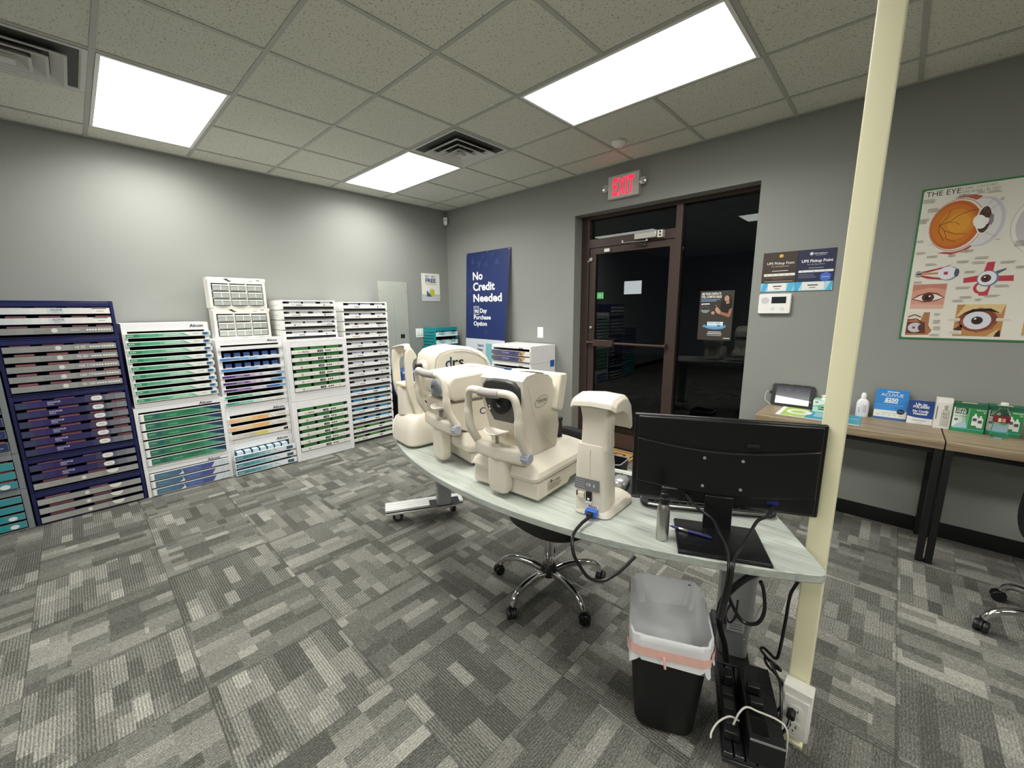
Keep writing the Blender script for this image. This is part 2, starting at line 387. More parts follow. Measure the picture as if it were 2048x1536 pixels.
def a(mb, y):
    W_ = ink('f4f4f2'); bl = ink('8fb8e8'); sk = ink('c99a80'); sk2 = ink('a66f58'); hair = ink('1b1412')
    mb.text('ARE YOUR CONTACTS', 3.334, 1.578, .02, y, W_, fit=.158, bold=.03); mb.text('STILL COMFORTABLE?', 3.334, 1.552, .02, y, W_, fit=.165, bold=.03)
    for k, wd in enumerate((.155, .125)): mb.rect(3.333, 3.333+wd, 1.536-.012*k, 1.541-.012*k, y, bl)
    mb.rect(3.345, 3.405, 1.497, 1.506, y, W_); mb.disc(3.343, 1.499, .007, y, W_)
    mb.line([(3.338+.064*k/8, 1.462+.022*math.sin(PI*k/8)) for k in range(9)], .002, y, ink('8b8b88'))
    for k, wd in enumerate((.078, .06, .04)): mb.rect(3.372-wd/2, 3.372+wd/2, 1.444-.009*k, 1.449-.009*k, y, ink('a9c7c9'))
    # woman in black holding a phone
    mb.poly([(3.49,1.47),(3.5,1.53),(3.53,1.575),(3.565,1.575),(3.585,1.52),(3.575,1.455),(3.55,1.43),(3.51,1.43)], y, hair)
    mb.disc(3.54, 1.545, .019, y-.0003, sk, 16, .026); mb.poly([(3.535,1.5),(3.562,1.505),(3.558,1.53),(3.54,1.525)], y-.0003, sk)
    mb.poly([(3.5,1.45),(3.53,1.5),(3.57,1.495),(3.588,1.47),(3.585,1.41),(3.52,1.405)], y-.0004, ink('17120f'))
    mb.poly([(3.588,1.468),(3.58,1.405),(3.565,1.388),(3.49,1.415),(3.496,1.437),(3.555,1.42),(3.566,1.455)], y-.0006, sk2)
    mb.poly([(3.49,1.412),(3.462,1.43),(3.452,1.455),(3.464,1.478),(3.482,1.462),(3.5,1.437)], y-.0006, sk)
    mb.disc(3.437, 1.425, .014, y-.0005, sk, 14); mb.rect(3.456, 3.462, 1.485, 1.49, y, W_)
    # carton in a splash
    mb.poly([(3.355,1.305),(3.375,1.3),(3.41,1.288),(3.46,1.282),(3.52,1.288),(3.55,1.305),(3.545,1.325),(3.52,1.312),(3.4,1.312),(3.37,1.325)], y-.0003, ink('5f9fd8'))
    mb.rect(3.396, 3.525, 1.303, 1.349, y-.0006, ink('e2f1f8')); mb.rect(3.396, 3.525, 1.303, 1.318, y-.0009, ink('8cc3e8')); mb.disc(3.492, 1.325, .016, y-.0009, ink('bfe0f0'), 16)
    mb.rect(3.405, 3.45, 1.338, 1.342, y-.0009, ink('5a6a78')); mb.rect(3.46, 3.5, 1.338, 1.342, y-.0009, ink('5a6a78'))
    for k, wd in enumerate((.105, .12, .118)): mb.rect(3.46-wd/2, 3.46+wd/2, 1.258-.0145*k, 1.264-.0145*k, y, (W_, W_, ink('9fb0b8'))[k])
    mb.rect(3.535, 3.585, 1.206, 1.212, y, W_)
sheet('window_poster', 'dark contact lens poster behind the side glass right of the door', 'poster', 3.321, 3.596, 1.191, 1.612, yf+.0446, mat('poster_dark', '3a342e', .6), a)
# ================================================================ LENS CABINETS ALONG THE LEFT WALL
NAVY = mat('navy_plastic', '1c2154', .4, var=.06, scale=10); GREYB = mat('cabinet_grey', '7d8488', .45); TEAL = mat('teal_plastic', '118b90', .4, var=.06, scale=8)
WBOARD = mat('white_laminate', 'f3f3f3', .4, var=.015)
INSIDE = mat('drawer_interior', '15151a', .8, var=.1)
CARTON_ME = {}
def carton(label, w, d, h, face, top, M_, group, sleeve=None):
    k = (round(w,4), round(d,4), round(h,4), face, top, sleeve)
    if k not in CARTON_ME:
        mb = MB().box(-w/2, w/2, 0, d, 0, h, ink(face)); mb.rect(-w/2+.001, w/2-.001, h*.55, h-.001, -.0005, ink(top))
        mb.add([(-w/2+.001,.001,h+.0004),(w/2-.001,.001,h+.0004),(w/2-.001,d-.001,h+.0004),(-w/2+.001,d-.001,h+.0004)], [(0,1,2,3)], ink(top))
        if sleeve: mb.rect(-w/2+.001, w/2-.001, .001, h*.5, -.0006, ink(sleeve))
        CARTON_ME[k] = mb.build('lens_carton', smooth=0); o = CARTON_ME[k]
    else:
        o = CARTON_ME[k].copy(); COL.objects.link(o)
    o.matrix_world = M_
    tag(o, label, 'carton', group); return o
def unit(label, where, X, Y0, z0, w, h, D, body, lips, art, lipm, side=.025, top=.03, pull=0.0, fill=None, lipx=None, rz=PI/2, name='lens_cabinet', wall=.012, cat='cabinet', group=None, extra=None, endcap=None, lipd=.012):
    """lips: list of (z of lip bottom, lip height); fill(i) -> [(x centre, width, height, face, top, sleeve)]"""
    t = thing(name, label, cat, (X, Y0, z0), rz, group)
    b = MB()
    b.box(0, side, 0, D, 0, h, body).box(w-side, w, 0, D, 0, h, body).box(side, w-side, D-.01, D, 0, h, INSIDE)
    b.box(side, w-side, 0, D-.01, h-wall, h, body).box(side, w-side, 0, D-.01, 0, wall*.8, body)
    if top > wall: b.box(side, w-side, 0, .012, h-top, h-wall, body)
    zb = min(z for z, _ in lips) - .004
    if zb > wall+.01: b.box(side, w-side, 0, .012, wall*.8, zb-.003, body)
    if extra: extra(b)
    b.build('cabinet_body', t, bevel=.003, smooth=30)
    l0, l1 = lipx or (side+.002, w-side-.002)
    Mw = Matrix.Translation((X, Y0, z0)) @ Matrix.Rotation(rz, 4, 'Z')
    for i, (z, lh) in enumerate(lips):
        y0 = -.001 - lipd - pull
        d = MB().box(l0, l1, y0, y0+lipd, z, z+lh, lipm(i) if callable(lipm) else lipm)
        d.box(max(l0, side+.003), min(l1, w-side-.003), y0+lipd, D-.03, z, z+.004, INSIDE)
        if endcap: d.tube([(l0+.012, y0+.004, z+.002), (l0+.012, y0+.004, z+lh-.002)], .014, WHITE, 10)
        if art: art(d, l0+.002, l1-.002, z+.002, z+lh-.002, y0-.0006, i)
        d.build('drawer', t, smooth=0)
        if fill:
            for n, (xc, cw, ch, face, tp, sl) in enumerate(fill(i)):
                carton('%s lens carton from left in %s drawer of %s' % (ORD[n].replace('topmost', 'first'), ORD[i].replace('topmost', 'top'), where),
                       cw, .13, ch, face, tp, Mw @ Matrix.Translation((xc, -pull+.012, z+.0045)), 'cartons in ' + where, sl)
    return t
def even(zt, lh, pitch, n): return [(zt-lh-pitch*k, lh) for k in range(n)]
def strips(d, x0, x1, z0, z1, y, cols):
    n = len(cols)
    for k, c in enumerate(cols): d.rect(x0+(x1-x0)*k/n, x0+(x1-x0)*(k+1)/n, z0, z1, y, ink(c))
# --- art for the drawer fronts
def a_pale(d, x0, x1, z0, z1, y, i):
    w, h = x1-x0, z1-z0
    strips(d, x0, x1, z0, z1, y, ['cfd6d8','d6dcdc','dfe3e0','d2d8da','e2e4e0','e8e8e2','ecece6'])
    d.text('ACUVUE', x0+w*.46, z0+h*.55, h*.3, y-.0006, ink('5c6472'), fit=w*.1); d.text('OASYS', x0+w*.475, z0+h*.25, h*.16, y-.0006, ink('8a94a2'))
    d.rect(x0+w*.83, x1-w*.02, z0+h*.08, z0+h*.8, y-.0004, ink('f1f0ea')); d.rect(x0+w*.83, x0+w*.97, z0+h*.84, z0+h*.95, y-.0006, ink('231f20')); d.rect(x0+w*.87, x0+w*.94, z0+h*.4, z0+h*.5, y-.0006, ink('9a9a9a'))
def a_grey(nums):
    def f(d, x0, x1, z0, z1, y, i):
        w, h = x1-x0, z1-z0
        strips(d, x0, x1, z0, z1, y, ['8f918f','949692','8b8d8b','989a96','909290','8d8f8e','969895'])
        d.text('ACUVUE', x0+w*.3, z0+h*.6, h*.22, y-.0006, ink('a9aba8')); d.disc(x0+w*.46, z0+h*.52, h*.36, y-.0006, ink('dcdcd6'), 16)
        n = nums[i] if i < len(nums) else ''
        if n: d.text(n, x0+w*.61, z0+h*.3, h*.45, y-.0006, ink('e6e6e0'), bold=.01)
        else: d.rect(x0+w*.6, x0+w*.68, z0+h*.45, z0+h*.6, y-.0006, ink('c9cac6'))
        for k in range(9): d.disc(x0+w*(.755+.026*k+(.006 if k > 3 else 0)), z0+h*.5, h*.17, y-.0006, ink('e2e2da'), 8)
    return f
def a_purple(d, x0, x1, z0, z1, y, i):
    w, h = x1-x0, z1-z0
    strips(d, x0, x1, z0, z1, y, ['3a3d5e','332f62','2c2560','2d2460','2b255c','2c2a58','403f60','5c5d72','74767f','83868a'])
    d.text('ACUVUE', x0+w*.265, z0+h*.55, h*.28, y-.0006, ink('d6d4e0')); d.text('VITA', x0+w*.265, z0+h*.2, h*.26, y-.0006, ink('c8c4d6'))
    cx = x0+w*.715; pw, ph = w*.055, h*.4
    d.poly([(cx+p[0], z0+h*.54+p[1]) for p in rrect(pw, ph, ph*.95)], y-.0006, ink('ecebe2')); d.rect(cx-pw*.5, cx+pw*.5, z0+h*.5, z0+h*.6, y-.001, ink('a5a49c'))
def a_dome(d, x0, x1, z0, z1, y, i):
    w, h = x1-x0, z1-z0
    strips(d, x0, x1, z0, z1, y, ['a2a39d','9c9d98','989993','9a9a90','9d9e98','94958f','9a9b95','a0a19b'])
    d.disc(x0+w*.45, z0+h*.5, h*.3, y-.0006, ink('e0dfd6'), 14)
    d.poly([(x0+w*.735+math.cos(a)*w*.065, z1+math.sin(a)*h*.75) for a in [PI+PI*k/12 for k in range(13)]], y-.0006, ink('e6e3d4'))
def a_mix(d, x0, x1, z0, z1, y, i): (a_purple if i < 2 else a_dome)(d, x0, x1, z0, z1, y, i)
def a_teal(d, x0, x1, z0, z1, y, i):
    w, h = x1-x0, z1-z0
    strips(d, x0, x1, z0, z1, y, ['17848c','188a92','1a9098','1a929a','1c8f98','3a8f98'])
    if i > 1: d.disc(x0+w*.9, z0+h*.4, h*.5, y-.0006, ink('dfe7e4'), 14, h*.35)
def a_wave(d, x0, x1, z0, z1, y, i):
    w, h = x1-x0, z1-z0
    d.rect(x0, x1, z0, z1, y, ink('26305f')); d.line([(x0+w*(.3+.06*k), z0+h*(.3+.2*math.sin(k*.6))) for k in range(12)], h*.09, y-.0005, ink('9fb3d6'))
def a_green(d, x0, x1, z0, z1, y, i):
    w, h = x1-x0, z1-z0; d.rect(x0, x1, z0, z1, y, ink('ecf2ea')); p = h*.12
    strips(d, x0+p, x0+w*.66, z0+p, z1-p, y-.0004, ['1f8a5e','1f8a5e','46a67e','52ad86','4fae86','6cbb97','7cc3a0','8dceac','9fd6b8'])
    d.text('AIR OPTIX', x0+w*.02, z0+h*.35, h*.3, y-.0008, ink('e9f5ea'), fit=w*.07)
    d.rect(x0+w*.42, x0+w*.6, z0+h*.35, z0+h*.6, y-.0008, ink('c3e6d2'))
    d.poly([(x0+w*.66, z0+p), (x0+w*.73, z0+p), (x0+w*.66, z1-p)], y-.0005, ink('8dceac')); d.line([(x0+w*.63, z1-p), (x0+w*.73, z0+p)], h*.07, y-.0009, ink('2a5a4a'))
    d.rect(x0+w*.78, x0+w*.85, z0+h*.55, z0+h*.66, y-.0008, ink('9aa39c')); d.rect(x0+w*.9, x0+w*.965, z0+h*.2, z0+h*.85, y-.0008, ink('2f5f8e')); d.rect(x0+w*.965, x0+w*.985, z0+h*.2, z0+h*.85, y-.0008, ink('7ab0c4'))
def a_bigteal(d, x0, x1, z0, z1, y, i):
    w, h = x1-x0, z1-z0; x0 += w*.045; w = x1-x0
    strips(d, x0, x1, z0, z1, y, ['33775f','2f7558','2c7c58','2d8158','2f845a','318458','388a62','4a9672','5aa283','6fae95'])
    d.poly([(x0+w*.72, z1-h*.04), (x1, z1-h*.04), (x1, z0+h*.15)], y-.0004, ink('27396a')); d.rect(x0, x1, z1-h*.06, z1, y-.0008, ink('cfe6da')); d.rect(x0, x1, z0, z0+h*.05, y-.0008, ink('cfe6da'))
    d.disc(x0+w*.155, z0+h*.6, w*.032, y-.0006, ink('2b5f68'), 12, h*.3); d.rect(x0+w*.02, x0+w*.1, z0+h*.55, z0+h*.63, y-.0006, ink('a3cdb8'))
    d.rect(x0+w*.47, x0+w*.65, z0+h*.62, z0+h*.72, y-.0006, ink('1f5a44')); d.text('DAILIES', x0+w*.27, z0+h*.3, h*.26, y-.0006, ink('7fbfa0')); d.rect(x0+w*.93, x0+w*.975, z0+h*.2, z0+h*.26, y-.0006, ink('c9d6e6'))
def a_swoosh(d, x0, x1, z0, z1, y, i):
    w, h = x1-x0, z1-z0; x0 += w*.045; w = x1-x0
    strips(d, x0, x1, z0, z1, y, ['55798c','547892','52738f','4d6b90','5468a0','5065a0','4a5c98','56589a','7d86b4','dfe6ea'])
    d.poly([(x0+w*.3, z0), (x0+w*.37, z0), (x0+w*.37, z0+h*.3), (x0+w*.34, z1), (x0+w*.355, z0+h*.4)], y-.0005, ink('e8eef2')); d.poly([(x0+w*.75, z0), (x1, z0), (x1, z1), (x0+w*.81, z1)], y-.0005, ink('d5dfe4'))
    d.line([(x0+w*.88, z0), (x0+w*.93, z1)], h*.06, y-.0009, ink('9fb4c0')); d.rect(x0, x1, z1-h*.05, z1, y-.0008, ink('e4ecf0')); d.text('TOTAL1', x0+w*.42, z0+h*.3, h*.4, y-.0006, ink('7c8cc0')); d.rect(x0+w*.03, x0+w*.16, z0+h*.45, z0+h*.55, y-.0006, ink('7f9fb4'))
def a_mixed(d, x0, x1, z0, z1, y, i):
    w, h = x1-x0, z1-z0; d.rect(x0, x1, z0, z1, y, ink('eeeff0')); p = h*.12
    c = [None, ['3f87cf','5596d6','6ba6de','8fbce6','c4dcf0','e6eef4','eef2f4'], ['3f87cf','5596d6','6ba6de','8fbce6','c4dcf0','e6eef4','eef2f4'],
         ['4a2a72','5a3a82','6b3f92','7c4fa0','b79cc8','e2dcea','c8d6ea','7fb0dc'], ['43256c','56367e','67398c','8a5fa8','c8b4d6','e6e2ee','7f9fd2','3f7fc8'],
         ['4a2a72','5a3a82','6b3f92','8a5fa8','b49cc8','c4cce4','4a5ea8','3d6fb8','63b0d6'], ['2f9a78','3fa284','6bb89c','9fd2bc','dcebe2','eef0ea','eef0ea'], ['2f9a80','4fb098','7cc6b0','b4e0d0','e6f0ea','f0f0ea','f0f0ea']][i]
    if c: strips(d, x0+p, x1-p, z0+p, z1-p, y-.0004, c)
    if i > 2: d.rect(x0+w*.2, x0+w*.33, z0+h*.4, z0+h*.6, y-.0008, ink('cdbfdc' if i < 6 else 'bfe2d2')); d.rect(x0+w*.42, x0+w*.58, z0+h*.35, z0+h*.62, y-.0008, ink('f2eef4'))
    if i > 5: d.line([(x0+w*.66, z1-p), (x0+w*.74, z0+p)], h*.06, y-.0008, ink('3f7a68')); d.rect(x0+w*.8, x0+w*.9, z0+h*.4, z0+h*.55, y-.0008, ink('b8bdb8'))
def a_orange(d, x0, x1, z0, z1, y, i):
    w, h = x1-x0, z1-z0; d.rect(x0, x1, z0, z1, y, ink('f0ece2')); p = h*.1
    if i < 2:
        strips(d, x0+p, x0+w*.64, z0+p, z1-p, y-.0004, ['f3c48e','f5cf9c','f6d8a8','f5d49e','f3c480','efb466','f0bd78']); d.line([(x0+w*.64, z1), (x0+w*.72, z0)], h*.07, y-.0008, ink('8a8472')); d.rect(x0+w*.78, x0+w*.93, z0+h*.4, z0+h*.55, y-.0008, ink('b5b0a6'))
    else:
        strips(d, x0+p, x0+w*.7, z0+p, z1-p, y-.0004, ['e4dfd2','dcd8cc','d2cdbe','c8c2a8','d8cf7a','e2cc50','ece4c4']); d.poly([(x0+w*.87, z0+h*.2), (x0+w*.95, z0+h*.2), (x0+w*.95, z0+h*.85), (x0+w*.87, z0+h*.7)], y-.0008, ink('2b2622'))
def a_blueout(d, x0, x1, z0, z1, y, i):
    w, h = x1-x0, z1-z0; d.rect(x0, x1, z0, z1, y, ink('e9eff0')); p = h*.12
    strips(d, x0+p, x0+w*.66, z0+p, z1-p, y-.0004, ['3f7f8e','4a8c9a','5595a2','6aa3ae','86b6be','a9cdd2','cfe2e4']); d.text('PRECISION1', x0+w*.03, z0+h*.35, h*.28, y-.0008, ink('dbeaec'), fit=w*.09)
    d.line([(x0+w*.62, z1-p), (x0+w*.72, z0+p)], h*.06, y-.0008, ink('4a6a78')); d.rect(x0+w*.84, x0+w*.95, z0+h*.15, z0+h*.8, y-.0008, ink('3d5f70'))
def a_myday(first, pw):
    def f(d, x0, x1, z0, z1, y, i):
        w, h = x1-x0, z1-z0; d.rect(x0, x1, z0, z1, y, ink('eceae4'))
        if i == 0:
            d.disc(x0+w*.13, z0+h*.5, h*.16, y-.0005, ink('c2703a'), 8); d.rect(x0+w*.155, x0+w*.17, z0+h*.35, z0+h*.45, y-.0005, ink('40352c')); d.text('MyDay', x0+w*.19, z0+h*.33, h*.42, y-.0005, ink('3a3630'), fit=w*.12)
        else:
            d.disc(x0+w*.15, z0+h*.45, h*.33, y-.0005, ink('4a4c48'), 14); d.disc(x0+w*.15, z0+h*.45, h*.23, y-.0008, ink('e4e2dc'), 14); d.disc(x0+w*.15, z0+h*.45, h*.1, y-.0011, ink('4a4c48'), 10); d.rect(x0+w*.2, x0+w*.4, z0+h*.42, z0+h*.52, y-.0005, ink('bcb9b0'))
        d.poly([(x0+w*.53+q[0], z0+h*.5+q[1]) for q in rrect(w*.055, h*.34, h*.15)], y-.0005, ink('222322')); d.text(pw[i], x0+w*.53, z0+h*.36, h*.3, y-.0009, ink('e6e4de'), 'C', fit=w*.075)
        for k in range(3): d.disc(x0+w*(.645+.04*k), z0+h*.52, h*.24, y-.0005, ink('3c3e3c'), 10)
        d.rect(x0+w*.76, x0+w*.84, z0+h*.5, z0+h*.58, y-.0005, ink('c9c6be')); d.disc(x0+w*.875, z0+h*.55, h*.15, y-.0005, ink('55564f'), 8)
    return f
def pink(xs):
    return lambda i: [(x+.004*((i*3) % 4), wd, .044 if i == 0 else .052, '6b3a3e', 'c98084', None) for x, wd in xs]
def logo(txt, x, z, h, fit):
    return lambda b: b.text(txt, x, z, h, -.0008, ink('1d2547'), 'R', fit=fit, bold=.03)
# --- dark blue column
NX, NY, NW, ND = .379, -4.003, .585, .372
P3 = pink([(.1, .09), (.25, .1), (.39, .08), (.51, .08)]); P2 = pink([(.12, .12), (.33, .1)])
unit('dark blue lens cabinet with two pale drawers, top of the dark blue column', 'top dark blue cabinet', NX, NY, 1.307, NW, .25, ND, NAVY, even(.202, .045, .0665, 3), lambda d,x0,x1,z0,z1,y,i: (a_pale if i < 2 else a_grey(['']*3))(d,x0,x1,z0,z1,y,i), NAVY, .02, .042, fill=P3)
unit('dark blue lens cabinet with five grey numbered drawers', 'grey numbered cabinet', NX, NY, .926, NW, .379, ND, NAVY, even(.329, .043, .0665, 5), a_grey(['10 20','70 80','100 110','160 170','90 180']), NAVY, .02, .042, fill=P3)
unit('dark blue lens cabinet with six purple drawers under the grey numbered one', 'six purple drawer cabinet', NX, NY, .486, NW, .438, ND, NAVY, even(.393, .045, .0655, 6), a_purple, NAVY, .02, .036, fill=P3)
unit('dark blue lens cabinet with two purple drawers and one grey drawer', 'two purple drawer cabinet', NX, NY, .24, NW, .244, ND, NAVY, even(.2, .045, .0655, 3), a_mix, NAVY, .02, .034, fill=P2)
unit('lowest dark blue lens cabinet with three grey drawers on the carpet', 'lowest dark blue cabinet', NX, NY, 0, NW, .238, ND, NAVY, even(.19, .045, .0655, 3), a_dome, NAVY, .02, .036, fill=P2)
# --- grey column cut by the left edge
GY0 = -4.6
unit('lowest grey lens cabinet with four teal drawers at far left', 'lowest teal drawer cabinet', .385, GY0, 0, .588, .288, .372, GREYB, even(.248, .045, .06, 4), a_teal, GREYB, .03, .032)
unit('grey lens cabinet with three teal drawers at far left', 'three teal drawer cabinet', .385, GY0, .29, .588, .248, .372, GREYB, even(.2, .05, .066, 3), a_teal, GREYB, .03, .035, fill=pink([(.485, .1)]))
unit('topmost grey lens cabinet with navy drawers at far left', 'navy wave drawer cabinet', .385, GY0, .54, .588, .56, .372, GREYB, even(.5, .055, .082, 6), a_wave, GREYB, .03, .04, fill=pink([(.49, .08)]))
# --- first white column
AX = .386
unit('white lens cabinet with nine slim green drawers next to the dark blue column', 'nine green drawer cabinet', AX, -3.4, .737, .535, .652, .37, WBOARD, even(.577, .036, .0625, 9), a_green, WHITE, .03, .06, lipx=(.012, .542), extra=logo('Alcon', .5, .615, .022, .09), wall=.02)
unit('white lens cabinet with six wide green and navy drawers', 'wide green drawer cabinet', AX, -3.413, .23, .583, .505, .375, WBOARD, even(.455, .058, .073, 6), a_bigteal, WHITE, .025, .036, extra=logo('Alcon', .5, .474, .022, .09), endcap=True)
unit('low white lens cabinet with three blue swoosh drawers on the carpet', 'blue swoosh drawer cabinet', AX, -3.413, 0, .583, .228, .375, WBOARD, even(.192, .052, .064, 3), a_swoosh, WHITE, .025, .03, extra=logo('Alcon', .5, .202, .02, .09), endcap=True)
# --- second white column
BX = .36
def blues(i): return [(.075+.074*k, .05, .062, '2a4276', '3e5fa0', 'c6ccd2') for k in range(6)] if i in (1, 2) else []
unit('white lens cabinet with blue, purple and green drawers below the clear bins', 'mixed colour drawer cabinet', BX, -2.825, .602, .52, .63, .345, WBOARD, [(.535,.03),(.442,.03),(.348,.03),(.287,.03),(.226,.03),(.165,.03),(.104,.03),(.044,.03)], a_mixed, WHITE, .03, .05, lipx=(.008, .517), extra=logo('Alcon', .48, .597, .02, .085), wall=.02, fill=blues)
unit('white lens cabinet with three orange drawers', 'orange drawer cabinet', BX, -2.825, .292, .52, .308, .345, WBOARD, [(.19,.045),(.115,.045),(.04,.042)], a_orange, WHITE, .03, .05, lipx=(.008, .517), extra=logo('Alcon', .48, .266, .024, .1), wall=.02)
def outs(i): return [(.06+.062*k, .05, .066, '3f78a8', 'cfe4ee', '27406e') for k in range(7)] if i == 0 else ([(.07+.073*k, .06, .052, '2a4276', '2d4a80', None) for k in range(6)])
unit('low white lens cabinet with three pulled out blue drawers on the carpet', 'pulled out drawer cabinet', BX, -2.825, 0, .52, .29, .345, WBOARD, [(.15,.048),(.08,.048),(.012,.048)], a_blueout, WHITE, .03, .06, pull=.07, lipx=(.005, .517), extra=logo('Alcon', .48, .246, .026, .1), wall=.02, fill=outs)
# --- two clear bin organizers
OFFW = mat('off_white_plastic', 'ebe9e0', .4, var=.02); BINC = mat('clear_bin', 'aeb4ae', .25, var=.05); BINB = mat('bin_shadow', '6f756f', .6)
def organizer(label, X, Y0, z0, w, h):
    t = thing('bin_organizer', label, 'organizer', (X, Y0, z0), PI/2, 'small clear bin organizers')
    b = MB(); D = .16; q = .022
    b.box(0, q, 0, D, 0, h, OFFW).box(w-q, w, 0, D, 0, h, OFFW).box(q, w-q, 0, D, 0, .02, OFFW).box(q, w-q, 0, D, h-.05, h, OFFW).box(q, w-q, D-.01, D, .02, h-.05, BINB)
    cw = (w-2*q)/3; ch = (h-.07)/3
    for k in (1, 2): b.box(q+cw*k-.006, q+cw*k+.006, .002, D-.01, .02, h-.05, OFFW)
    for k in (1, 2): b.box(q, w-q, .006, D-.01, .02+ch*k-.003, .02+ch*k+.003, OFFW)
    for (x, z) in ((.12, h-.018), (.13, h-.026), (.145, h-.034)): b.rect(x, x+.028, z, z+.008, -.0006, ink('2c2e30'))
    b.rect(w-.07, w-.04, h-.02, h-.015, -.0006, ink('2c2e30')); b.rect(w-.13, w-.1, h-.03, h-.026, -.0006, ink('7c7c78'))
    b.build('frame', t, bevel=.003)
    MB().tube([(-.008, .02, h-.0185), (w+.008, .02, h-.0185)], .016, OFFW, 12).build('top_rail', t)
    for r in range(3):
        for c in range(3):
            x0 = q+cw*c+.008; x1 = q+cw*(c+1)-.008; z0_ = .02+ch*r+.005; z1 = z0_+ch-.012
            k = MB(); n = 6
            front = [(x0+(x1-x0)*i/n, -.004-.012*math.sin(PI*i/n)) for i in range(n+1)]
            k.loft([[(p[0], p[1], z0_) for p in front]+[(x1, .1, z0_), (x0, .1, z0_)], [(p[0], p[1], z1-.01) for p in front]+[(x1, .1, z1-.01), (x0, .1, z1-.01)]], BINC)
            k.loft([[(p[0], p[1]-.003, z1-.014) for p in front]+[(x1, .02, z1-.014), (x0, .02, z1-.014)], [(p[0], p[1]-.003, z1-.004) for p in front]+[(x1, .02, z1-.004), (x0, .02, z1-.004)]], WHITE)
            k.box((x0+x1)/2-.002, (x0+x1)/2+.002, -.0185, -.01, z0_, z1-.012, WHITE)
            k.build('bin', t, smooth=25)
    return t
organizer('lower white organizer of small clear bins standing on a white cabinet', .245, -2.79, 1.233, .44, .27)
organizer('upper white organizer of small clear bins, stacked on another one', .245, -2.80, 1.504, .44, .265)
# --- green carton column
MX, MY, MW = .452, -2.303, .582
def greens(i): return [(x, .13, .062, '2c6a34', '3f8a45', None) for x in (.135, .29, .44)]
ml = even(.5, .037, .073, 6)
unit('upper white cabinet of green cartons behind white lettered drawers', 'upper green carton cabinet', MX, MY, .602, MW, .598, .43, WBOARD, ml, a_myday(0, ['-0.75','-0.75','-0.75','-0.75','-1.25','-1.25']), WHITE, .04, .07, fill=greens, wall=.03)
unit('lower white cabinet of green cartons standing on the carpet', 'lower green carton cabinet', MX, MY, 0, MW, .6, .43, WBOARD, ml, a_myday(0, ['-1.25','-1.25','-1.75','-1.75','-1.75','-1.75']), WHITE, .04, .07, fill=greens, wall=.03)
